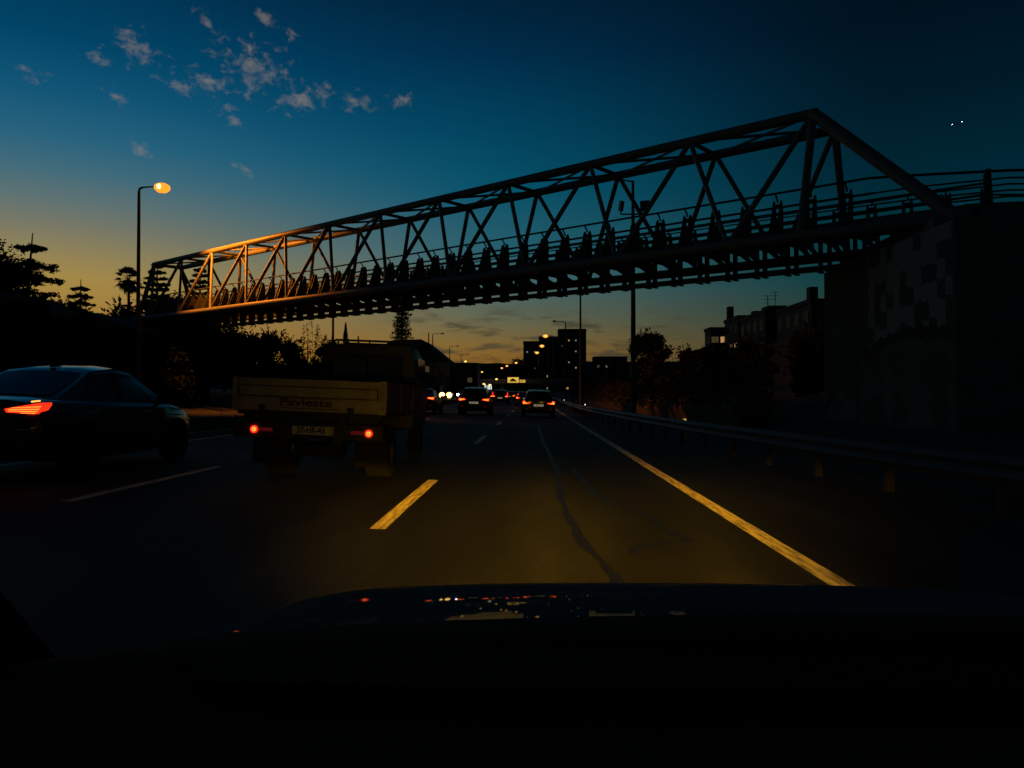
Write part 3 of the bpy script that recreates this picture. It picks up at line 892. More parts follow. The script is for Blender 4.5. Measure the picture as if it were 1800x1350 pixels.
def palm(name, label, loc, H, R0, seed):
    r_ = random.Random(seed); o = thing(name, label, 'palm tree', loc)
    MB().path([(0, 0, -.4), (.08, 0, H * .5), (0, 0, H - .2)], .2, 10, [.30, .2, .17]).build('trunk', 'bark', o, True)
    m = MB()
    for k in range(40):
        a = r_.uniform(0, 6.28); e = r_.uniform(-1.1, 1.45)
        d = Vector((math.cos(a) * math.cos(e), math.sin(a) * math.cos(e), math.sin(e)))
        st = R0 * r_.uniform(.5, .62); c = Vector((0, 0, H)) + d * st
        side = d.cross(Vector((0, 0, 1))).normalized(); nrm = side.cross(d)
        m.tube((0, 0, H - .15), c, .03, .015, 4)
        for j in range(11):
            t = rad(-75 + 15 * j); q = (d * math.cos(t) + side * math.sin(t)); L_ = R0 * .62 * (1 - .25 * abs(t)) * r_.uniform(.85, 1.1)
            w = q.cross(nrm).normalized() * .055 * R0
            tip = c + q * L_ + Vector((0, 0, -.22 * L_)); mid = c + q * L_ * .55
            m.poly(c, mid + w, tip, mid - w)
    for k in range(70):    # dead fronds hanging in a skirt
        a = r_.uniform(0, 6.28); z0 = H - r_.uniform(.1, .5); L_ = R0 * r_.uniform(.6, 1.05); rr0 = r_.uniform(.2, .42) * R0
        p = Vector((rr0 * math.cos(a), rr0 * math.sin(a), z0)); w = Vector((-math.sin(a), math.cos(a), 0)) * .12 * R0
        m.poly(Vector((0, 0, z0 + .2)), p + w, p + Vector((-.15 * rr0 * math.cos(a), 0, -L_)), p - w)
    m.build('crown', 'leaf_palm', o)
    return o


def gz(x, y): return ground_z(x, y) - .05


# left, before and behind the bridge end
for (nm, x, y, H, rx, n, sd_, lb) in (
        ('tree', -42.6, 60, 11.7, 4.4, 9000, 21, 'big dark round tree at the left edge of the picture'),
        ('tree', -37.6, 61, 7.3, 3.8, 5200, 22, 'dark bushy tree under the drooping cedar on the left'),
        ('tree', -34.0, 63, 7.2, 3.6, 5200, 23, 'dark bushy tree between the small conifer and the palm'),
        ('tree', -30.2, 62, 8.2, 3.4, 5200, 24, 'dark bushy tree at the foot of the lit lamp pole'),
        ('tree', -37.5, 78, 7.6, 4.2, 5000, 25, 'dark tree behind the left end of the footbridge under the pines'),
        ('tree', -31.5, 78, 7.2, 4.0, 5200, 26, 'dark leafy tree under the second and third panel of the bridge'),
        ('tree', -26.0, 76, 7.0, 3.4, 5200, 27, 'dark leafy tree left of the spiky shrub under the bridge'),
        ('tree', -23.5, 88, 7.4, 3.2, 3600, 28, 'dark low tree behind the truck cab roof beside the cypress'),
        ('tree', -19.6, 100, 6.8, 2.6, 3000, 29, 'dark low tree at the foot of the dense tall pine')):
    broadleaf(nm, lb, (x, y, gz(x, y)), H, rx, rx, n, .34, sd_)
tiered('cedar_tree', 'ragged cedar leaning right with long drooping sprays, left edge', (-40.0, 59, gz(-39.9, 59)), 12.2, 4.6, 7, 31, -.17, 120, .34, .012, .34, (.9, 0), .40, .6, .25)
tiered('conifer_tree', 'small pointed conifer with drooping tiers between cedar and palm', (-41.9, 70, gz(-41, 70)), 10.2, 3.8, 10, 32, -.19, 80, .30, .010, .26, (.1, 0), .35, .7, .22)
palm('palm_tree', 'single fan palm with a skirt of dead fronds left of the lamp pole', (-53.3, 100, gz(-53.3, 100)), 14.6, 1.75, 33)
tiered('norfolk_pine', 'tiered pine behind the left end of the bridge, right of the palm', (-39.6, 80, gz(-39.6, 80)), 13.6, 3.3, 17, 34, .02, 110, .34, .015, .3, (0, 0), .2)
tiered('norfolk_pine', 'tiered pine seen through the second bridge panel from the left', (-35.0, 80, gz(-35.0, 80)), 13.2, 3.1, 17, 35, .02, 100, .32, .015, .3, (0, 0), .2)
tiered('norfolk_pine', 'dense tall pine under the bridge, right of the truck cab', (-21.3, 125, gz(-21.3, 125)), 16.8, 2.5, 22, 36, .02, 60, .34, .03, .42, (0, 0), .1, .6, .45)
cypress('cypress_tree', 'small forked cypress above the truck cab roof', (-23.2, 95, gz(-23.2, 95)), 9.9, .85, 37)
cypress('cypress_tree', 'smallest pointed cypress just right of the forked one', (-21.6, 95, gz(-21.6, 95)), 8.3, .45, 38, 600)


def spiky(name, label, loc, H, n, seed):
    r_ = random.Random(seed); o = thing(name, label, 'shrub', loc); m = MB(); st = MB()
    for _ in range(n):
        a = r_.uniform(0, 6.28); t = r_.uniform(.05, .35); L_ = H * r_.uniform(.6, 1.05)
        b = Vector((r_.uniform(-1.3, 1.3), r_.uniform(-.6, .6), 0)); e = b + Vector((math.cos(a) * t * L_ * .5, math.sin(a) * t * L_ * .5, L_))
        st.tube(b, e, .035, .012, 4)
        for k in range(46):
            w = r_.uniform(.35, 1); p = b.lerp(e, w)
            leaf(m, p + Vector((r_.gauss(0, .10), r_.gauss(0, .1), r_.gauss(0, .1))), .26, r_)
    st.build('stems', 'bark', o); m.build('foliage', 'leaf_dark', o)


spiky('shrub', 'tall spiky shrub with upright shoots under the bridge, left of the lamp pole', (-21.9, 75, gz(-21.9, 75)), 8.1, 16, 41)
# right of the road
for (nm, x, y, H, rx, n, sd_, lb) in (
        ('tree', 11.6, 76, 6.9, 2.4, 4200, 51, 'leafy tree with open twiggy crown at the foot of the floodlight mast'),
        ('tree', 14.8, 74, 4.6, 2.6, 4200, 52, 'low round tree between the twiggy tree and the apartment blocks'),
        ('tree', 8.3, 80, 4.7, 2.6, 4200, 53, 'low dark tree right of the tower block behind the guard rail'),
        ('tree', 18.6, 66, 4.6, 3.4, 5200, 54, 'dark bushy tree below the first apartment block'),
        ('tree', 19.2, 52, 4.3, 3.2, 5600, 55, 'dark bushy tree below the lit windows of the apartments'),
        ('tree', 15.4, 42, 3.2, 2.6, 6000, 56, 'dark bush left of the mural wall on the slope'),
        ('tree', 10.6, 44, 3.2, 2.4, 6000, 57, 'dark bush on the slope behind the amber marker post'),
        ('tree', 9.5, 60, 3.8, 2.4, 4200, 58, 'dark bush behind the floodlight mast and the guard rail'),
        ('tree', 6.9, 100, 4.6, 2.2, 3000, 59, 'far dark bush beside the guard rail at the right hand traffic lane'),
        ('tree', 33.0, 76, 13.0, 2.6, 5200, 60, 'dark tree standing behind the apartment roof beside the mural wall'),
        ('tree', -4.5, 290, 14.5, 4.2, 2600, 61, 'dark round tree far down the road left of the tower block'),
        ('tree', -13, 330, 13.0, 6.0, 2600, 62, 'dark far tree above the signboard'),
        ('tree', -24, 330, 13.0, 6.0, 2600, 63, 'dark far tree above the left end of the lit overpass'),
        ('tree', -25.5, 180, 6.8, 5.0, 3600, 64, 'dark low tree in front of the flat roofed block')):
    broadleaf(nm, lb, (x, y, gz(x, y)), H, rx, rx, n, .30 if y < 200 else .7, sd_, low=.0 if H < 5 else .15)
# hedges as continuous planting along the right slope and behind the opposite carriageway
def hedge(name, label, pts, h, w, n, seed, ls=.26):
    r_ = random.Random(seed); o = thing(name, label, 'hedge', pts[0]); m = MB(); core = MB(); base = Vector(pts[0])
    for a, b in zip(pts, pts[1:]):
        a, b = Vector(a) - base, Vector(b) - base
        core.path([a + Vector((0, 0, h * .35)), b + Vector((0, 0, h * .35))], h * .36, 7)
        for _ in range(n):
            t = r_.random(); p = a.lerp(b, t); k = 1 + .22 * math.sin(t * 31 + seed) + .12 * math.sin(t * 77)
            th = r_.uniform(-.2, 3.34)
            leaf(m, p + Vector((math.cos(th) * w * r_.uniform(.6, 1.05), r_.uniform(-.5, .5), h * .45 + math.sin(th) * h * .55 * k * r_.uniform(.75, 1.05))), ls, r_)
    core.build('stems', 'bark', o); m.build('foliage', 'leaf_dark', o)
    return o


hedge('hedge', 'long dark hedge on the slope behind the right guard rail', [(8.6, 30, gz(8.6, 30)), (7.6, 50, gz(7.6, 50)), (6.8, 75, gz(6.8, 75)), (6.6, 120, gz(6.6, 120))], 2.3, .9, 3800, 71)
for nm_, x, y, H, rx, sd_, lb in (
        ('tree', -26.0, 38, 4.6, 3.0, 81, 'dark wide bush left of the lamp pole, behind the sedan roof'),
        ('tree', -29.5, 44, 5.4, 3.2, 82, 'dark bushy tree between the lamp pole and the low pale house'),
        ('tree', -33.5, 42, 4.8, 3.2, 83, 'dark bushy tree hiding the wall of the low pale house'),
        ('tree', -30.0, 34, 3.6, 2.8, 84, 'dark bush at the left edge above the sedan rear window'),
        ('tree', -32.5, 74, 6.0, 4.2, 87, 'dark mass of a bush behind the bridge pier, under the third lit panel'),
        ('tree', -28.0, 73, 6.2, 4.2, 88, 'dark mass of a bush under the fifth bridge panel, left of the truck tailgate'),
        ('tree', -23.0, 73, 5.8, 4.0, 89, 'dark mass of a bush above the left end of the truck tailgate'),
        ('tree', -26.6, 47.2, 4.6, 2.5, 86, 'dark dense tree at the foot of the lit lamp pole, left of the bridge pier'),
        ('tree', -23.9, 49.6, 3.8, 2.4, 90, 'dark round bush right of the lit lamp pole hiding the bridge pier'),
        ('tree', -27.0, 62, 7.4, 3.2, 85, 'dark tree behind the bridge pier under the lit panels')):
    broadleaf(nm_, lb, (x, y, gz(x, y)), H, rx, rx, 6500, .32, sd_, low=.0)
hedge('hedge', 'dark hedge beyond the oncoming carriageway, running back from the bridge pier', [(-21.6, 67, gz(-21.6, 67)), (-20.6, 80, gz(-20.6, 80)), (-20.6, 130, gz(-20.6, 130))], 3.6, 1.0, 4200, 72)

# ------------------------------------------------------------------ buildings
def window_me(w, h, m, frame='render_dark'):
    return MB().span((-w / 2, -.02, 0), (w / 2, .10, h)).mesh('window', m)


def building(name, label, cat, x0, x1, y0, y1, z0, z1, wall, faces, lit, pitch=3.0, floor=2.9, win=(1.3, 1.35), parapet=.5, seed=1, pale_band=False, skipz=2.0):
    """box building; faces: 'S' looks at the camera, 'W' looks at the road"""
    r_ = random.Random(seed); o = thing(name, label, cat, (x0, y0, z0))
    w, d, h = x1 - x0, y1 - y0, z1 - z0
    MB().span((0, 0, -2), (w, d, h)).build('wall', wall, o)
    MB().span((-.15, -.15, h + .003), (w + .15, d + .15, h + parapet)).build('roof', 'render_dark', o)
    me = {k: MB().span((-win[0] / 2, -.05, 0), (win[0] / 2, .02, win[1])).mesh('window', k) for k in ('window_glass', 'window_warm', 'window_dim', 'window_cool')}
    fr = MB().span((-win[0] / 2 - .08, -.09, -.08), (win[0] / 2 + .08, .0, -.01)).span((-.03, -.08, 0), (.03, -.051, win[1])).mesh('frame', 'render_pale')
    nf = int((h - skipz) / floor)
    for f in faces:
        span = w if f == 'S' else d
        nx = max(1, int(span / pitch))
        for i in range(nf):
            for j in range(nx):
                t = (j + .5) * span / nx; z = h - floor * (i + 1) + .8
                if z < skipz: continue
                key = lit.get((f, i, j)) or ('window_dim' if r_.random() < .03 else 'window_glass')
                q = put('window', me[key], o, (t, 0, z) if f == 'S' else (0, span - t, z), (0, 0, 0) if f == 'S' else (0, 0, rad(-90)))
                put('frame', fr, q)
    return o


# tower blocks far ahead: one high block with two lower wings
building('tower_block', 'tallest dark tower block with a crown of parapets, few lit windows', 'building', 15.6, 31.8, 450, 466, 0, 38.6, 'render_wall', 'S',
         {('S', 1, 1): 'window_warm', ('S', 3, 2): 'window_cool', ('S', 5, 1): 'window_cool', ('S', 6, 2): 'window_warm', ('S', 7, 3): 'window_cool', ('S', 1, 2): 'window_cool'}, 4, 3.2, parapet=1.6, seed=3, win=(.85, .85))
building('tower_block', 'middle dark tower block stepping up to the tallest one', 'building', 4.2, 15.4, 452, 468, 0, 35.2, 'render_wall', 'S', {('S', 3, 2): 'window_cool'}, 4, 3.2, parapet=.8, seed=4, win=(.85, .85))
building('tower_block', 'lowest tower block, left wing of the group', 'building', -5.0, 4.0, 449, 466, 0, 31.8, 'render_wall', 'S', {('S', 1, 0): 'window_cool', ('S', 1, 1): 'window_cool', ('S', 4, 1): 'window_dim'}, 4, 3.2, parapet=1.2, seed=5, win=(.85, .85))
building('apartment_building', 'low far apartment block right of the tower blocks with dim balconies', 'building', 34, 52, 420, 435, 2, 22, 'render_wall', 'S', {('S', 1, 1): 'window_cool', ('S', 2, 1): 'window_dim'}, 4, 3.2, seed=6)
# apartments on the right hillside, stepping up towards the camera
aw = 'render_wall'
b1 = building('apartment_building', 'end apartment block on the right hillside with a lit top floor corner', 'building', 30, 34.5, 129.7, 134, 2.0, 12.2, aw, 'SW',
              {('S', 0, 0): 'window_dim', ('S', 0, 1): 'window_warm', ('S', 0, 2): 'window_warm', ('S', 2, 1): 'window_dim', ('S', 3, 0): 'window_dim'}, 1.5, 2.9, (1.15, 1.0), seed=7)
b2 = building('apartment_building', 'stepped apartment block with chimney and two lit windows on the right hillside', 'building', 32.3, 46, 121, 129.5, 2.0, 13.3, aw, 'SW',
              {('S', 0, 0): 'window_dim', ('S', 1, 1): 'window_warm', ('S', 2, 1): 'window_warm', ('W', 1, 2): 'window_warm'}, 2.6, 2.9, (1.3, 1.2), seed=8)
MB().span((.1, 6.4, 11.803), (1.0, 7.6, 13.9)).build('chimney', aw, b2)
b3 = building('apartment_building', 'long dark apartment block with aerials on its roof, right hillside', 'building', 30.2, 50, 100, 112, 2.0, 11.9, aw, 'SW', {}, 3, 2.9, seed=9)
b4 = building('apartment_building', 'nearest dark apartment block with tall chimney beside the mural wall', 'building', 31.0, 50, 86, 98, 2.0, 11.5, aw, 'SW', {('W', 1, 1): 'window_dim', ('S', 3, 1): 'window_dim'}, 3, 2.9, seed=10)
MB().span((.1, .6, 10.003), (1.0, 1.7, 11.4)).build('chimney', aw, b4)
MB().prism([(2.2, -.1, 10.003), (14, -.1, 10.003), (14, -.1, 11.8), (7, -.1, 11.0)], (0, 8, 0)).build('pitched_roof', 'roof_tile', b4)
for a_, b_ in (((1.0, 2, 10.403), (3.4, 5, 11.1)), ((4.6, 2, 10.403), (6.2, 5, 11.0)), ((.6, 7.5, 10.403), (1.6, 8.7, 11.0))): MB().span(a_, b_).build('stair_hut', aw, b3)
for ax, h_ in ((2.2, 1.7), (1.2, 1.2)):
    an = MB().tube((ax, 3, 11.0), (ax, 3, 11.3 + h_), .05, n=5)
    for q in range(3): an.tube((ax - .6 + .1 * q, 3, 11.3 + h_ - .48 * q), (ax + .6 - .1 * q, 3, 11.3 + h_ - .48 * q), .035, n=4)
    an.build('aerial', 'steel_dark', b3)
b5 = building('house', 'low dark house on the right slope with one lit slot window', 'house', 24.5, 30, 72, 80, 2.6, 6.0, 'render_dark', 'S', {('S', 0, 1): 'window_warm'}, 2.6, 2.6, (.9, .3), seed=12, skipz=1.0)
b6 = building('house', 'low dark house behind the bushes with two small lit windows', 'house', 20.5, 26, 92, 98, 1.8, 6.4, 'render_dark', 'S', {('S', 0, 0): 'window_cool', ('S', 0, 1): 'window_cool', ('S', 0, 2): 'window_dim'}, 1.8, 2.6, (.5, .45), seed=13, skipz=1.0)
# left side of the road
hg = thing('gabled_building', 'long building with a sloping dark roof right of the truck cab', 'building', (-37, 150, .5))
MB().span((0, 0, -2), (19, 16, 6.2)).build('wall', 'render_dark', hg)
MB().prism([(-1, -.5, 6.3), (10, -.5, 11.6), (15.4, -.5, 11.7), (20.5, -.5, 7.6), (20.5, -.5, 7.2), (-1, -.5, 5.9)], (0, 17, 0)).build('roof', 'roof_tile', hg)
MB().span((17.0, -1.2, 4.4), (20.8, -.25, 7.1)).build('balcony_panel', 'render_pale', hg)
for (x, z, k) in ((15.0, 5.3, 'window_warm'), (15.0, 3.1, 'window_warm'), (16.3, 5.3, 'window_dim')):
    q = put('window', MB().span((-.6, -.06, 0), (.6, .02, 1.2)).mesh('window', k), hg, (x, 0, z))
    put('frame', MB().span((-.7, -.09, -.1), (.7, .0, -.005)).span((-.03, -.09, 0), (.03, -.061, 1.2)).mesh('frame', 'render_pale'), q)
MB().tube((16.5, 2, 8.5), (16.5, 2, 13.2), .12, n=6).build('chimney', 'steel_dark', hg)
building('flat_roofed_block', 'low dark flat roofed block beyond the gabled building', 'building', -24.5, -15.8, 222, 236, 0, 10.2, 'render_dark', 'S', {('S', 1, 1): 'window_dim'}, 3, 3, seed=14)


building('apartment_building', 'low far block with scattered lit windows below the tower blocks', 'building', 3, 26, 385, 400, 0, 12.5, 'render_dark', 'S',
         {('S', 0, 1): 'window_warm', ('S', 1, 3): 'window_cool', ('S', 2, 1): 'window_cool', ('S', 2, 4): 'window_warm', ('S', 1, 0): 'window_warm', ('S', 2, 6): 'window_dim'}, 3.2, 3.0, (1.0, 1.0), seed=21)
building('apartment_building', 'low far block with dim windows behind the left end of the overpass', 'building', -34, -20, 300, 312, 0, 8.5, 'render_dark', 'S',
         {('S', 0, 2): 'window_cool', ('S', 1, 3): 'window_warm', ('S', 1, 1): 'window_cool'}, 3.2, 3.0, (.9, .9), seed=22)


def house(label, x, y, w, d, h, rh, seed):
    o = thing('house', label, 'house', (x, y, gz(x, y)))
    MB().span((0, 0, -1), (w, d, h)).build('wall', 'render_wall', o)
    MB().prism([(-.4, -.4, h - .1), (w + .4, -.4, h - .1), (w + .4, -.4, h + .02), (w / 2, -.4, h + rh), (-.4, -.4, h + .02)], (0, d + .8, 0)).build('roof', 'roof_tile', o)
    for k in (.25, .72):
        q = put('window', MB().span((-.5, -.05, 0), (.5, .02, 1.1)).mesh('window', 'window_glass'), o, (w * k, 0, h * .42))
        put('frame', MB().span((-.6, -.09, -.1), (.6, .0, -.005)).span((-.03, -.09, 0), (.03, -.055, 1.1)).mesh('frame', 'render_pale'), q)
    return o


house('pale walled low house behind the black sedan with a shallow tiled roof', -36.6, 55, 8.5, 7, 4.0, 1.6, 1)
house('low house at the left edge with an orange tiled roof above the sedan', -40.5, 51.5, 7, 7, 4.8, 2.0, 2)

# overpass, gantry sign and shop sign far ahead
ov = thing('overpass', 'far concrete overpass crossing the road with its edge lit orange', 'overpass', (-30, 250, 0))
zo = grade(250)
MB().span((6, 0, 5.0), (60, 9, 5.9)).build('deck', 'concrete', ov)
MB().span((6, -.25, 5.2), (60, -.01, 6.6)).build('parapet', 'render_pale', ov)
for x in (9.5, 20.0, 32.8, 46): MB().span((x - .5, 2, -1), (x + .5, 6, 5.0)).build('column', 'concrete', ov)
for x in (14.0, 20.0): lamp_light(ov, x, 4.8, 1500).location = (x, -4.2, 8.6)
sg = thing('sign_gantry', 'yellow lit signboard with a dark vehicle pictogram on a post', 'sign', (-7.8, 243, grade(243)))
MB().tube((0, 0, -1), (0, 0, 6), .14).build('post', 'galvanised', sg, True)
MB().span((-.05, -.05, 4.2), (3.7, .1, 6.1)).build('panel_frame', 'steel_dark', sg)
MB().span((.05, -.08, 4.3), (3.6, -.052, 6.0)).build('sign_face', 'sign_yellow', sg)
pg = MB().prism([(.8, -.09, 4.75), (2.9, -.09, 4.75), (2.9, -.09, 5.15), (2.4, -.09, 5.2), (2.1, -.09, 5.6), (1.4, -.09, 5.6), (1.1, -.09, 5.2), (.8, -.09, 5.1)], (0, -.01, 0))
pg.span((.6, -.1, 4.52), (3.1, -.09, 4.62)); pg.build('pictogram', 'plate_black', sg)
MB().span((3.9, -.05, 4.35), (5.7, .05, 5.2)).build('plate_panel', 'sign_yellow', sg)
MB().span((4.1, -.07, 4.85), (5.5, -.051, 5.0)).span((4.1, -.07, 4.55), (5.2, -.051, 4.68)).build('plate_text', 'plate_black', sg)
sh = thing('shop_sign', 'small white lit lettering under the overpass beyond the traffic', 'sign', (-16.2, 262, grade(262)))
MB().span((-.3, .2, -1), (2.9, .6, 5.2)).build('wall', 'render_dark', sh)
lt = MB()
for k, (h0, h1) in enumerate(((2.2, 4.6), (2.2, 3.6), (2.2, 3.7), (2.2, 3.5), (2.2, 3.4))): lt.span((.1 + .52 * k, .13, h0), (.33 + .52 * k, .197, h1))
lt.span((.1, .13, 4.4), (.85, .197, 4.7)).span((1.3, .13, 3.9), (2.3, .197, 4.3)); lt.build('lettering', 'sign_white', sh)

# aeroplane
pn = thing('aeroplane', 'tiny airliner with two bright lights high on the right', 'aeroplane', (1095, 2000, 703), (0, rad(-12), rad(35)))
MB().path([(-12, 0, 0), (-9, 0, 0), (0, 0, 0), (9, 0, 0), (13, 0, .8)], 1.5, 10, [.2, 1.5, 1.6, 1.5, .3]).build('fuselage', 'aircraft_white', pn, True)
MB().prism([(-3, 1, 0), (1, 1, 0), (5.5, 12, .6), (3.8, 12, .6)], (0, 0, .3)).prism([(-3, -1, 0), (1, -1, 0), (5.5, -12, .6), (3.8, -12, .6)], (0, 0, .3)).build('wing', 'aircraft_white', pn)
MB().prism([(9, -.15, 1), (12.5, -.15, 1), (14, -.15, 5), (12.4, -.15, 5)], (0, .3, 0)).build('tail_fin', 'aircraft_white', pn)
for x, y in ((3.8, 12.2), (3.8, -12.2)):
    MB().lathe([(.01, -.5), (.5, 0), (.01, .5)], (x, y, .6), 'z', 8).build('navigation_light', 'nav_light', pn)

# ------------------------------------------------------------------ cars
SEDAN = dict(low=[(0, .84, .38, .84, .90), (.08, .93, .30, .95, 1.02), (.35, .97, .24, .98, 1.06), (.9, .995, .21, .99, 1.04), (1.9, 1, .19, .97, .98), (3.1, 1, .19, .94, .96),
                  (3.55, 1, .2, .92, .98), (4.05, .97, .2, .86, .92), (4.4, .92, .23, .76, .81), (4.62, .83, .28, .66, .69), (4.72, .68, .34, .58, .59)],
             gh=[(.62, .86, .80, 1.02), (1.62, .86, .62, 1.40), (2.2, .87, .645, 1.46), (2.7, .87, .635, 1.42), (3.62, .85, .80, .965)],
             side=((.95, 3.25), (1.55, 2.62)), wheels=(.92, 3.75), wr=.335)
SUV = dict(low=[(0, .84, .42, .92, .98), (.07, .94, .33, 1.0, 1.05), (.3, .98, .27, 1.04, 1.07), (.9, 1, .25, 1.04, 1.05), (1.9, 1, .24, 1.02, 1.03), (3.0, 1, .24, 1.0, 1.02),
                (3.4, .99, .24, .99, 1.05), (3.9, .96, .25, .94, 1.0), (4.25, .90, .28, .84, .9), (4.42, .80, .34, .72, .76), (4.5, .66, .4, .62, .63)],
           gh=[(.10, .88, .82, 1.05), (.42, .88, .66, 1.54), (1.5, .885, .69, 1.64), (2.4, .885, .67, 1.58), (3.45, .87, .80, 1.05)],
           side=((.38, 3.0), (.62, 2.35)), wheels=(.85, 3.6), wr=.36)


def make_car(name, label, loc, spec, paint, Wd=1.82, Ls=1.0, Hs=1.0, tails=None, plate=True, near=False, heads=False, group='cars driving ahead on our side', lights_on=True, rz=0.0):
    roll = math.atan(-CROSS) if loc[0] > -9 else 0
    o = thing(name, label, 'car', loc, (0, roll, rz), group)
    h = Wd / 2
    low = [(y * Ls, k * h, a * Hs, b * Hs, c * Hs) for (y, k, a, b, c) in spec['low']]
    rows = []
    for (y, w, zl, zs, zt) in low:
        zm = zl + (zs - zl) * .55
        half = [(0, zl), (w * .8, zl), (w * .95, zl + .06), (w * .985, zl + .2), (w, zm), (w * .985, zs - .06), (w * .93, zs), (w * .84, zs + (zt - zs) * .35), (w * .5, zt - .01), (0, zt)]
        ring = [(x, y, z) for x, z in half] + [(-x, y, z) for x, z in reversed(half[1:-1])]
        rows.append(ring + [ring[0]])
    b = MB().grid(rows)
    b.poly(*rows[0][:-1]); b.poly(*reversed(rows[-1][:-1]))
    body = b.build('body', paint, o, True)
    gh = [(y * Ls, a * h, t * h, z * Hs) for (y, a, t, z) in spec['gh']]
    zb = [c for c in gh]
    def zbelt(y):
        for (y0, _, _, s0, t0), (y1, _, _, s1, t1) in zip(low, low[1:]):
            if y0 <= y <= y1: return s0 + (s1 - s0) * (y - y0) / (y1 - y0) - .02
        return low[0][3]
    rows = []
    for i, (y, a, t, z) in enumerate(gh):
        e = i in (0, len(gh) - 1)
        q = zbelt(y)
        zz = z
        rows.append([(-a, y, q), (-(a + 2 * t) / 3 - .012, y, q + (zz - q) * .7), (-t, y, zz), (-t * .55, y, zz + (.0 if e else .035 * Hs)), (t * .55, y, zz + (.0 if e else .035 * Hs)), (t, y, zz), ((a + 2 * t) / 3 + .012, y, q + (zz - q) * .7), (a, y, q)])
    MB().grid(rows).build('roof', paint, o, True)
    def ghp(y):
        for (y0, a0, t0, z0), (y1, a1, t1, z1) in zip(gh, gh[1:]):
            if y0 <= y <= y1:
                f = (y - y0) / (y1 - y0); return a0 + (a1 - a0) * f, t0 + (t1 - t0) * f, z0 + (z1 - z0) * f, zbelt(y0) + (zbelt(y1) - zbelt(y0)) * f
        return gh[-1][1], gh[-1][2], gh[-1][3], zbelt(gh[-1][0])
    (ya, yb), (yc, yd) = spec['side']
    for sgn in (-1, 1):
        wb, wt_ = [], []
        n = 10
        for k in range(n + 1):
            f = k / n
            y1 = (ya + (yb - ya) * f) * Ls; y2 = (yc + (yd - yc) * f) * Ls
            pts = []
            for yq, tt in ((y1, .10), (y1 * .3 + y2 * .7, .66), (y2, .90)):
                a, t, z, q = ghp(yq)
                if tt < .7: x = a + ((a + 2 * t) / 3 + .012 - a) * tt / .7
                else: x = (a + 2 * t) / 3 + .012 + (t - (a + 2 * t) / 3 - .012) * (tt - .7) / .3
                pts.append((sgn * (x + .008), yq, q + (z - q) * tt))
            wb.append(pts)
        win = MB().grid(wb).build('side_window', 'dark_glass', o, True)
        if near:
            MB().path([p[-1] for p in wb] , .011, 6).build('trim', 'chrome', win, True)
            kk = 5; MB().tube(Vector(wb[kk][0]) + Vector((sgn * .004, 0, 0)), Vector(wb[kk][-1]) + Vector((sgn * .004, 0, 0)), .022, n=6).build('pillar', 'black_plastic', win)
    for (i0, i1, nm) in ((0, 1, 'rear_window'), (4, 3, 'windscreen')):
        y0, a0, t0, z0 = gh[i0]; y1, a1, t1, z1 = gh[i1]
        q0 = zbelt(y0); out = -1 if i0 == 0 else 1
        pts = []
        for f in (.10, .5, .90):
            w = (a0 * .80) + (t1 - a0 * .80) * f
            y = y0 + (y1 - y0) * f; z = max(z0, q0) + (z1 - max(z0, q0)) * f
            pts.append([(x * w * .93, y + out * (.012 + .0 * x), z + .012 + (.035 * Hs * (1 - abs(x) ** 3) * f)) for x in (-1, -.6, 0, .6, 1)])
        MB().grid(pts).build(nm, 'dark_glass', o, True)
    # wheels
    wr = spec['wr']
    for yw in spec['wheels']:
        for sgn in (-1, 1):
            x = sgn * (h - .10)
            MB().lathe([(wr + .05, -.02), (wr + .05, .112)], (x if sgn > 0 else x - .11, yw * Ls, wr), 'x', 20).lathe([(wr + .05, .0), (.01, .0)], (sgn * (h + .004), yw * Ls, wr), 'x', 20).build('wheel_arch', 'black_plastic', o)
            ty = MB().lathe([(wr * .66, -.11), (wr * .95, -.11), (wr, -.07), (wr, .07), (wr * .95, .11), (wr * .66, .11)], (sgn * (h - .085), yw * Ls, wr), 'x', 22).build('tyre', 'rubber', o, True)
            rm = MB().lathe([(wr * .66, -.05), (wr * .66, .06), (wr * .58, .05)], (sgn * (h - .085), yw * Ls, wr), 'x', 22)
            for k in range(5):
                t = 2 * math.pi * k / 5; c_ = Vector((sgn * (h - .04), yw * Ls, wr))
                rm.tube(c_, c_ + Vector((0, math.cos(t), math.sin(t))) * wr * .62, .045, .03, 5)
            rm.build('rim', 'alloy', ty)
    # mirrors
    for sgn in (-1, 1):
        a, t, z, q = ghp(3.0 * Ls)
        MB().box((sgn * (h + .09), 3.02 * Ls, q + .08), (.2, .12, .13)).tube((sgn * (h - .08), 3.05 * Ls, q), (sgn * (h + .05), 3.03 * Ls, q + .06), .025).build('mirror', paint, o)
    # rear furniture
    zt = low[1][3]
    MB().prism([(-h * .86, -.035, .36 * Hs), (h * .86, -.035, .36 * Hs), (h * .90, -.03, .56 * Hs), (-h * .90, -.03, .56 * Hs)], (0, .25, 0)).build('bumper', 'black_plastic', o)
    for sgn in (() if near else (-1, 1)):
        MB().span((sgn * h * .62, -.045, .50 * Hs), (sgn * h * .80, -.03, .535 * Hs)).build('reflector', 'tail_dim', o)
    tails = tails or [('tail_red', [(.55, .80), (.95, .82), (.97, .96), (.58, .93)])]
    for sgn in (-1, 1):
        tl = None
        for (mm, pts) in tails:
            pp = [(sgn * x * h, -.028 if tl is None else -.036, z * Hs) for x, z in pts]
            if sgn < 0: pp = pp[::-1]
            k = MB().prism(pp, (0, .22 if tl is None else .02, 0)).build('tail_lamp' if tl is None else 'lamp_core', mm if lights_on else 'lamp_red_off', tl or o)
            if tl is None: tl = k
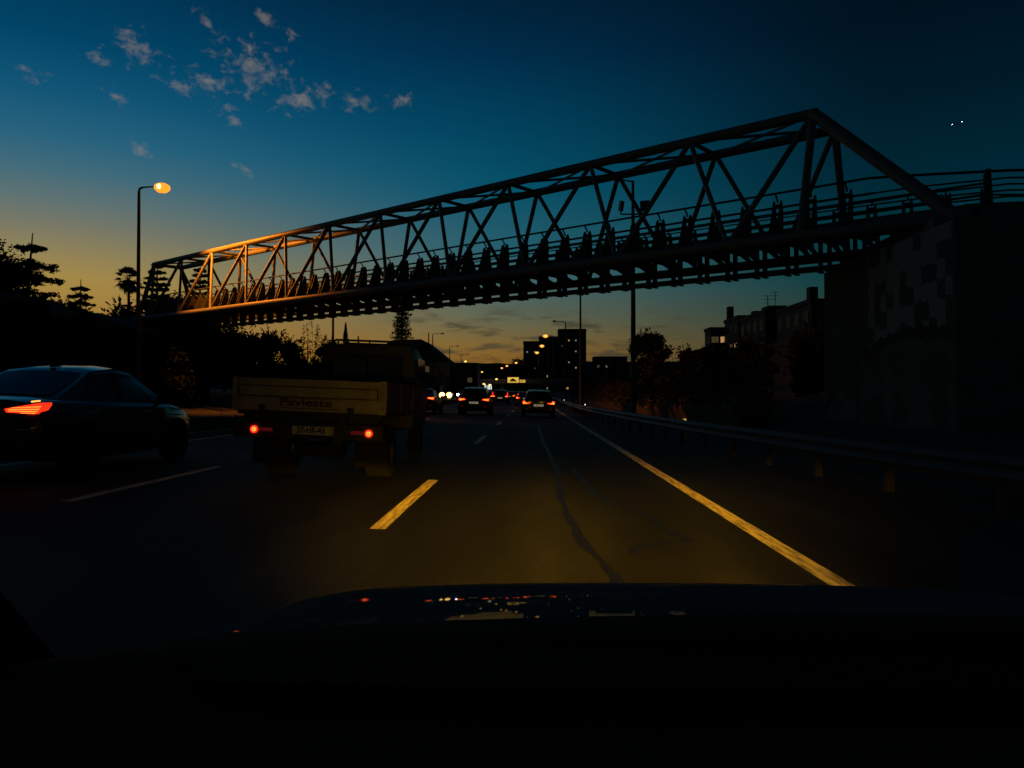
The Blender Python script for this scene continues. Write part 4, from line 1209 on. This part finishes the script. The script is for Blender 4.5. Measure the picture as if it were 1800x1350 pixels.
    if plate:
        zp = .80 if spec is SEDAN else .74
        p_ = MB().span((-.26, -.05, zp * Hs - .055), (.26, -.04, zp * Hs + .055)).build('number_plate', 'plate_lit' if lights_on else 'plate_white', o)
        if plate is not True: text('lettering', plate, .1, 'plate_black', p_, (0, -.052, zp * Hs), ext=.001, bold=.003)
    if heads:
        yl = low[-1][0]
        for sgn in (-1, 1):
            MB().lathe([(.01, .10), (heads[1] * .7, .07), (heads[1], 0), (heads[1], -.1)], (sgn * h * .72, yl - .06, .66), 'y', 14).build('headlight', heads[0], o, True)  # discs swollen so the headlight glare is built into their size
    return o


def on_road(x, y): return (x, y, road_z(x, y))


# near black sedan, left lane
sedan_t = [('tail_dim', [(.50, .895), (.98, .985), (.985, .955), (.88, .845), (.53, .855)])]
sd_ = make_car('sedan', 'black saloon car with lit red tail lamp, cut by the left edge', (-6.98, 9.3, road_z(-6.98, 9.3)), SEDAN, 'paint_navy', 1.90, .965, 1.02,
               tails=[('tail_red', [(.50, .90), (.985, .985), (.985, .955), (.90, .845), (.53, .858)]),
                      ('tail_core', [(.56, .872), (.93, .872), (.94, .882), (.57, .880)]), ('tail_core', [(.55, .892), (.955, .900), (.965, .910), (.56, .899)]),
                      ('tail_core', [(.60, .912), (.975, .930), (.98, .940), (.61, .918)]), ('tail_core', [(.72, .852), (.905, .852), (.912, .86), (.73, .858)]),
                      ('tail_amber', [(.86, .985), (.97, 1.0), (.97, 1.015), (.86, 1.003)])], near=True, plate=False)
MB().prism([(-.012, 1.6, 1.475), (-.012, 1.86, 1.50), (-.012, 1.62, 1.565)], (.024, 0, 0)).build('aerial', 'black_plastic', sd_)
MB().path([(.935, .2, .86), (.958, 1.5, .83), (.958, 2.8, .80), (.945, 3.8, .77)], .008, 5).build('crease', 'paint_navy', sd_, True)
for y in (1.5, 2.55): MB().span((.945, y, .835), (.985, y + .2, .86)).build('door_handle', 'chrome', sd_)
MB().span((.62, -.04, .66), (.86, -.034, .672)).span((-.4, -.045, .80), (.3, -.04, .81)).build('chrome_strip', 'chrome', sd_)

Lt = [('tail_red', [(.52, .83), (.96, .80), (.99, .98), (.82, 1.00), (.78, .90), (.52, .895)]), ('tail_core', [(.66, .84), (.94, .82), (.95, .93), (.84, .95), (.80, .87), (.66, .87)])]
Ut = [('tail_red', [(.50, .90), (.94, .84), (.98, 1.0), (.55, .98)]), ('tail_core', [(.58, .92), (.90, .87), (.93, .96), (.74, .95), (.62, .955)])]
make_car('hatchback', 'black car directly ahead in our lane with lit red tail lamps', on_road(.35, 42), SUV, 'paint_black', 1.80, 1, .93, tails=Lt, plate='48-PX-17')
make_car('sports_utility_car', 'black car ahead in the middle lane with a yellowish number plate', on_road(-3.35, 44), SUV, 'paint_black', 1.82, 1, .98, tails=Ut, plate='90-OO-21')
Vt = [('tail_red', [(.60, .86), (.93, .86), (.97, 1.0), (.93, 1.36), (.83, 1.36), (.86, 1.02), (.62, .96)]), ('tail_core', [(.64, .88), (.90, .88), (.92, .96), (.66, .94)])]
make_car('sports_utility_car', 'bronze car farther up the middle lane with tall lit tail lamps', on_road(-3.55, 85), SUV, 'paint_bronze', 1.84, 1, 1, tails=Vt)
make_car('sedan', 'dark car mostly hidden behind the truck, its red tail lamp showing', on_road(-6.45, 43.5), SEDAN, 'paint_black', 1.8, tails=Ut)
make_car('hatchback', 'small dark far car hidden behind the middle lane car, one tail lamp showing', on_road(-5.9, 98), SUV, 'paint_black', 1.74, .95, .92, tails=Lt)
make_car('hatchback', 'dark far car just right of the bronze car', on_road(-3.55, 118), SUV, 'paint_black', 1.75, .95, .92, tails=Lt)
make_car('sedan', 'far car in the queue with its tail lamps close together, mid road', on_road(-4.4, 185), SEDAN, 'paint_silver', 1.75, tails=Ut)
make_car('van', 'pale roofed van seen over the roof of the car in our lane', on_road(0.0, 130), SUV, 'paint_silver', 1.9, 1.05, 1.14, tails=Vt)
make_car('hatchback', 'dark far car half hidden left of the car in our lane', on_road(-.75, 76), SEDAN, 'paint_black', 1.7, .95, 1, tails=Lt)
make_car('sedan', 'farthest tiny car in the queue under the signboard', on_road(-4.6, 235), SEDAN, 'paint_black', 1.8, tails=Lt)
make_car('sedan', 'tiny far car between the queue and the pale roofed van', on_road(-1.9, 160), SEDAN, 'paint_black', 1.8, tails=Ut)
qa = make_car('sedan', 'tiny far car in the left lane queue, first one beyond the middle lane car', on_road(-6.3, 150), SEDAN, 'paint_black', 1.8, tails=Ut)
for x, y, lb in ((-6.5, 200, 'tiny far car in the left lane queue, second one beyond the middle lane car'), (-6.6, 262, 'farthest speck of a car in the left lane queue'),
                 (-3.1, 212, 'tiny far car in the middle lane queue below the left edge of the signboard'), (-2.9, 270, 'farthest speck of a car in the middle lane queue'),
                 (.3, 172, 'tiny far car in the right lane, just beyond the pale roofed van'), (.2, 205, 'tiny far car in the right lane, second beyond the pale roofed van'),
                 (.4, 250, 'farthest speck of a car in the right lane queue'), (-3.3, 146, 'tiny far car in the middle lane, next beyond the dark car by the bronze one')):
    dup(qa, on_road(x, y), label=lb)
OG = 'oncoming cars with headlights on'
make_car('sedan', 'oncoming car with warm glaring headlights just right of the truck', (-15.2, 139.5, road_z(-15.2, 139) + .005), SEDAN, 'paint_black', 1.75, tails=None, heads=('head_warm', .5), group=OG, lights_on=False, rz=math.pi)
make_car('sedan', 'oncoming car with white headlights left of the middle lane car roof', (-14.2, 158, road_z(-14, 158) + .005), SEDAN, 'paint_silver', 1.75, heads=('head_white', .24), group=OG, lights_on=False, rz=math.pi)
make_car('sedan', 'oncoming car with orange white headlights above the middle lane car roof', (-18.3, 258, road_z(-14, 258) + .005), SEDAN, 'paint_black', 1.75, heads=('head_warm', .42), group=OG, lights_on=False, rz=math.pi)
make_car('sedan', 'oncoming car with white headlights left of the bronze car', (-13.6, 243, road_z(-13, 243) + .005), SEDAN, 'paint_black', 1.75, heads=('head_white', .36), group=OG, lights_on=False, rz=math.pi)

# ------------------------------------------------------------------ flatbed truck
tk = thing('flatbed_truck', 'old flatbed lorry with cream tailgate lettered Pavieste ahead on the left', 'lorry', (-2.96, 10.0, road_z(-2.96, 10)), (0, rad(2.25), 0))
ZB, ZT = .955, 1.375
tg = MB().span((-1.01, 0, ZB), (1.01, .045, ZT)).build('tailgate', 'truck_cream', tk)
fr = MB()
for (a, b) in (((-.94, -.014, 1.135), (.90, 0, 1.145)), ((-.94, -.014, 1.27), (.90, 0, 1.28)), ((-.945, -.014, 1.135), (-.935, 0, 1.28)), ((.895, -.014, 1.135), (.905, 0, 1.28))): fr.span(a, b)
fr.build('panel_groove', 'plate_black', tg)
MB().span((.93, -.022, ZB - .01), (1.015, -.001, ZT + .012)).build('corner_post', 'truck_cream', tg)
MB().span((-1.015, -.022, ZB - .01), (-.95, -.001, ZT + .012)).build('corner_post', 'truck_cream', tg)
for x in (-.62, .55): MB().span((x - .04, -.03, ZB - .02), (x + .04, -.001, ZB + .07)).build('hinge', 'chassis', tg)
for z in (1.02, 1.22, 1.33): MB().lathe([(.01, -.012), (.014, -.008), (.014, 0)], (.97, -.024, z), 'y', 8).build('bolt', 'chassis', tg)
text('lettering', 'Pavieste', .145, 'letter_red', tg, (-.045, -.006, 1.068), sx=1.48, bold=.003, ext=.005)
MB().span((-.40, -.006, .988), (.40, -.0005, .998)).span((-.40, -.006, 1.118), (.40, -.0005, 1.126)).build('letter_line', 'letter_red', tg)
for sgn in (-1, 1):
    sp = MB().span((sgn * .965, .05, ZB), (sgn * 1.01, 3.25, ZT)).build('side_board', 'truck_red', tk)
    for y in (1.05, 2.15): MB().span((sgn * 1.011, y, ZB), (sgn * 1.03, y + .07, ZT)).build('stake', 'truck_red', sp)
MB().span((-.96, .05, ZB - .06), (.96, 3.25, ZB)).build('load_floor', 'chassis', tk)
MB().span((-.98, 3.26, ZB), (.98, 3.31, 1.50)).build('headboard', 'chassis', tk)
MB().span((-.42, .1, .52), (-.30, 5.2, .74)).span((.30, .1, .52), (.42, 5.2, .74)).span((-.9, .1, ZB - .14), (.9, .2, ZB - .06)).span((-.9, 1.6, ZB - .2), (.9, 1.7, ZB - .06)).build('chassis_rail', 'chassis', tk)
MB().span((-.98, -.01, .60), (.98, .10, .80)).span((-.5, .0, .8), (-.4, .1, ZB - .06)).span((.4, .0, .8), (.5, .1, ZB - .06)).build('lamp_bar', 'chassis', tk)
for sgn in (-1, 1):
    lm = MB().span((sgn * .52 + .05, -.03, .68), (sgn * .70 + .05, -.011, .725)).build('tail_lamp', 'tail_dim', tk)
    MB().lathe([(.01, -.02), (.022, -.017), (.03, 0)], (sgn * .755 + .05, -.032, .70), 'y', 14).build('lamp_core', 'tail_core', lm, True)
    MB().lathe([(.03, -.004), (.052, .0), (.052, .01)], (sgn * .755 + .05, -.034, .70), 'y', 14).build('lamp_ring', 'tail_red', lm, True)
    MB().span((sgn * .50, .55, .20), (sgn * .92, .57, .62)).build('mudflap', 'rubber', tk)
np_ = MB().span((-.20, -.035, .655), (.34, -.011, .765)).build('number_plate', 'plate_white', tk)
MB().span((.29, -.037, .658), (.338, -.0352, .762)).build('plate_strip', 'plate_yellow', np_)
text('lettering', '37-HR-43', .115, 'plate_black', np_, (.045, -.037, .71), ext=.001, sx=.82, bold=.003)
MB().lathe([(.30, -.09), (.36, -.07), (.36, .07), (.30, .09), (.16, .08), (.14, -.08), (.30, -.09)], (-.02, .75, .42), 'z', 24).build('spare_wheel', 'rubber', tk, True)
for (x, yw, wd) in ((-.72, 1.25, .36), (.72, 1.25, .36), (-.76, 4.35, .18), (.76, 4.35, .18)):
    ty = MB().lathe([(.2, -wd / 2), (.33, -wd / 2), (.36, -wd / 2 + .03), (.36, wd / 2 - .03), (.33, wd / 2), (.2, wd / 2)], (x, yw, .36), 'x', 22).build('tyre', 'rubber', tk, True)
    MB().lathe([(.2, -wd / 2 + .02), (.1, -.02), (.1, .02), (.2, wd / 2 - .02)], (x, yw, .36), 'x', 16).build('rim', 'alloy', ty, True)
# cab
yb0 = 3.45
cs_ = [(-.84, .62), (-.87, 1.3), (-.80, 1.95), (-.72, 2.06), (.72, 2.06), (.80, 1.95), (.87, 1.3), (.84, .62)]
rows = []
for y, k, dz in ((yb0, .985, 0), (yb0 + .05, 1, 0), (yb0 + .9, 1.0, .0), (yb0 + 1.25, .99, -.06)):
    rows.append([(x * k, y, z + (dz if z > 1.9 else 0)) for x, z in cs_])
rows.append([(x * .97, yb0 + (1.78 if z < 1.5 else 1.40), z if z < 1.9 else z - .10) for x, z in cs_])
cb = MB().grid(rows); cb.poly(*reversed(rows[0])); cb.poly(*rows[-1])
cab = cb.build('cab', 'truck_cab', tk, True)
MB().span((-.62, yb0 - .03, 1.50), (.62, yb0 - .002, 1.88)).build('window_frame', 'black_plastic', cab)
for a, b in ((-.58, -.02), (.02, .58)): MB().span((a, yb0 - .036, 1.53), (b, yb0 - .031, 1.85)).build('rear_window', 'dark_glass', cab)
for sgn in (-1, 1):
    for k in range(4): MB().span((sgn * (.66 + .045 * k), yb0 - .02, 1.42), (sgn * (.675 + .045 * k), yb0 - .002, 1.92)).build('rib', 'truck_cab', cab)
    sw = MB().prism([(sgn * .872, yb0 + .2, 1.36), (sgn * .872, yb0 + 1.3, 1.36), (sgn * .842, yb0 + 1.1, 1.86), (sgn * .842, yb0 + .25, 1.86)], (sgn * .008, 0, 0)).build('side_window', 'dark_glass', cab)
    MB().path([(sgn * .875, yb0 + 1.45, 1.3), (sgn * 1.06, yb0 + 1.5, 1.32), (sgn * 1.08, yb0 + 1.5, 1.75), (sgn * .88, yb0 + 1.4, 1.78)], .014, 6).span((sgn * 1.02, yb0 + 1.46, 1.4), (sgn * 1.16, yb0 + 1.5, 1.68)).build('mirror', 'black_plastic', cab)
for yo in (.06, 1.0): MB().span((-.60, yb0 + yo, 2.115), (.78, yb0 + yo + .05, 2.15)).build('roof_bar', 'steel_dark', cab)
rk = MB()
for x in (-.55, 0, .5):
    rk.tube((x, yb0 + .085, 2.055), (x, yb0 + .085, 2.12), .014, n=5); rk.tube((x, yb0 + 1.025, 2.0), (x, yb0 + 1.025, 2.12), .014, n=5)
rk.build('roof_bar_feet', 'steel_dark', cab)

# ------------------------------------------------------------------ the car we sit in
def beam_pattern(l):
    """the lantern's light distribution: strongest just under the level, little above it, as dipped beams are"""
    l.use_nodes = True
    t = l.node_tree; t.nodes.clear()
    o_ = t.nodes.new('ShaderNodeOutputLight'); e = t.nodes.new('ShaderNodeEmission')
    c = t.nodes.new('ShaderNodeTexCoord'); sp_ = t.nodes.new('ShaderNodeSeparateXYZ')
    t.links.new(c.outputs['Normal'], sp_.inputs[0]); t.links.new(e.outputs[0], o_.inputs[0])
    def q(op, a, b=None):
        n_ = t.nodes.new('ShaderNodeMath'); n_.operation = op
        for k, v in enumerate((a, b)):
            if v is None: continue
            if isinstance(v, (int, float)): n_.inputs[k].default_value = v
            else: t.links.new(v, n_.inputs[k])
        return n_.outputs[0]
    az_ = q('MAXIMUM', q('ABSOLUTE', sp_.outputs[2]), .02)
    u = q('DIVIDE', sp_.outputs[0], az_); v = q('DIVIDE', sp_.outputs[1], az_)
    core = q('DIVIDE', 1.0, q('ADD', q('MULTIPLY', v, v), .0022))
    side = q('EXPONENT', q('MULTIPLY', q('MULTIPLY', u, u), -9.0))
    cut = t.nodes.new('ShaderNodeMapRange'); cut.interpolation_type = 'SMOOTHSTEP'
    t.links.new(v, cut.inputs[0])
    for k, x in enumerate((-.10, -.034, 1.0, .0)): cut.inputs[k + 1].default_value = x
    t.links.new(q('MULTIPLY', q('ADD', q('MULTIPLY', core, cut.outputs[0]), 2.6), side), e.inputs['Strength'])


ego = thing('driven_car', 'dark glossy bonnet and dashboard of the car we look out of', 'car', (.36, 0, 0), (0, math.atan(-CROSS) * 0, 0))
HWB = .885


def bz(x, y):
    """bonnet height over the car's own plane: x from its centre line, y ahead of the camera"""
    f = abs(x) / HWB
    z = .868 - .079 * max(0, y - 1.0) - .034 * max(0, y - 1.0) ** 2 - .9 * max(0, y - 1.98) ** 2
    z -= .004 * f ** 2 + .35 * max(0, f - .90) ** 1.5
    z += .046 * f ** 4 * (1 - smoothstep(1.0, 1.6, y))
    if y < 1.0: z = bz(x, 1.0) + .04 * (1.0 - y)
    return z


ysb = [.70, .8, .9, 1.0, 1.1, 1.2, 1.3, 1.4, 1.5, 1.6, 1.7, 1.8, 1.88, 1.96, 2.04, 2.12, 2.2, 2.26]
def hwy(y): return HWB * (1 - .16 * smoothstep(1.7, 2.26, y) ** 1.5)
n = 40
rows = [[((k / n * 2 - 1) * hwy(y), y + .0 - .10 * (abs(k / n * 2 - 1) ** 3) * smoothstep(1.6, 2.26, y), bz((k / n * 2 - 1) * HWB, y)) for k in range(n + 1)] for y in ysb]
bn = MB().grid(rows).build('bonnet', 'bonnet_gloss', ego, True)
front = rows[-1]
MB().grid([[(p[0], p[1], p[2]) for p in front], [(p[0] * 1.0, p[1] + .06, p[2] - .2) for p in front], [(p[0] * .98, p[1] + .05, .25) for p in front]]).build('front_bumper', 'paint_navy', ego, True)
for sgn in (-1, 1):
    side_edge = [r[0] if sgn < 0 else r[-1] for r in rows]
    MB().grid([[p for p in side_edge], [(p[0] + sgn * .03, p[1], .62) for p in side_edge], [(p[0] + sgn * .01, p[1], .25) for p in side_edge]]).build('wing', 'paint_navy', ego, True)
    hl_ = MB().lathe([(.01, .09), (.07, .07), (.10, 0)], (sgn * .62, 2.25, .52), 'y', 14).build('headlight', 'tail_amber', ego, True)
    l = bpy.data.lights.new('head_beam', 'SPOT'); l.energy = HEAD_W; l.color = HEAD_COL; l.spot_size = rad(150); l.spot_blend = .4; l.shadow_soft_size = .09
    lo = bpy.data.objects.new('head_beam', l); COL.objects.link(lo); lo.parent = ego; lo.location = (sgn * .62, 2.45, .60)
    lo.rotation_euler = (rad(90), 0, rad(-2 * sgn))
    beam_pattern(l)
    # windscreen pillar, door, roof edge
    MB().path([(sgn * 1.0, 1.02, .66), (sgn * .95, .90, .90), (sgn * .90, .60, 1.16), (sgn * .74, .1, 1.42), (sgn * .62, -.1, 1.47)], .05, 8, [.03, .035, .035, .04, .05]).build('windscreen_pillar', 'dash_pad', ego, True)
    MB().grid([[(sgn * .89, y, z) for y in (.55, .3, -1.2, -2.2)] for z in (.25, .6, .95)]).build('door', 'paint_navy', ego, True)
    for yw in (1.55, -1.2):
        ty = MB().lathe([(.21, -.1), (.3, -.1), (.32, -.06), (.32, .06), (.3, .1), (.21, .1)], (sgn * .80, yw, .32 + CROSS * .36), 'x', 20).build('tyre', 'rubber', ego, True)
        MB().lathe([(.21, -.06), (.05, .02), (.21, .06)], (sgn * .80, yw, .32 + CROSS * .36), 'x', 16).build('rim', 'alloy', ty, True)
MB().grid([[(x, y, 1.47 + .03 * (1 - (x / .62) ** 2) - .05 * max(0, y) - .02 * max(0, -y - 1)) for x in (-.62, -.3, 0, .3, .62)] for y in (.02, -.4, -1.0, -1.6, -2.1)]).build('roof', 'paint_navy', ego, True)
# dashboard: black pad whose front lip hides the rear of the bonnet, and a lower panel coloured like the brown windscreen reflection
def lip(x):      # pad front edge: height curve across the car
    return 1.013 - .018 * (x / .75) ** 2 - .10 * max(0, (abs(x) - .62)) ** 1.4


padx = [-.93, -.86, -.78, -.7, -.6, -.45, -.3, -.1, .1, .3, .5, .65, .76, .86, .93]
def pady(x): return .76 + .05 * (1 - (x / .93) ** 2) - .10 * max(0, abs(x) - .7)
MB().grid([[(x, pady(x) + .06, lip(x) - .25) for x in padx], [(x, pady(x) + .02, lip(x) - .012) for x in padx], [(x, pady(x), lip(x)) for x in padx],
           [(x, .72, lip(x) + .003) for x in padx], [(x, .69, lip(x) - .004) for x in padx], [(x, .685, lip(x) - .05) for x in padx]]).build('dashboard', 'dash_pad', ego, True)
# a black pad, rounded like the dark windscreen reflection, lies on the browner lower dash
pad = [(.93, .70), (.93, .60), (.2, .605), (-.3, .608), (-.52, .612)] + [(-.60 - .05 * math.sin(t * math.pi / 10), .612 + .05 * (1 - math.cos(t * math.pi / 10))) for t in range(6)] + [(-.655, .70)]
MB().prism([(x, y, .992) for x, y in reversed(pad)], (0, 0, .018)).build('dash_mat', 'dash_pad', ego, True)
lowx = [-.93, -.88, -.8, -.65, -.4, 0, .4, .8, .93]
MB().grid([[(x, .69, .992 - .10 * max(0, abs(x) - .72)) for x in lowx], [(x, .58, .990 - .10 * max(0, abs(x) - .72)) for x in lowx], [(x, .46, .985 - .12 * max(0, abs(x) - .7)) for x in lowx], [(x, .38, .95) for x in lowx],
           [(x, .34, .62) for x in lowx]]).build('lower_dashboard', 'dash_reflection_brown', ego, True)
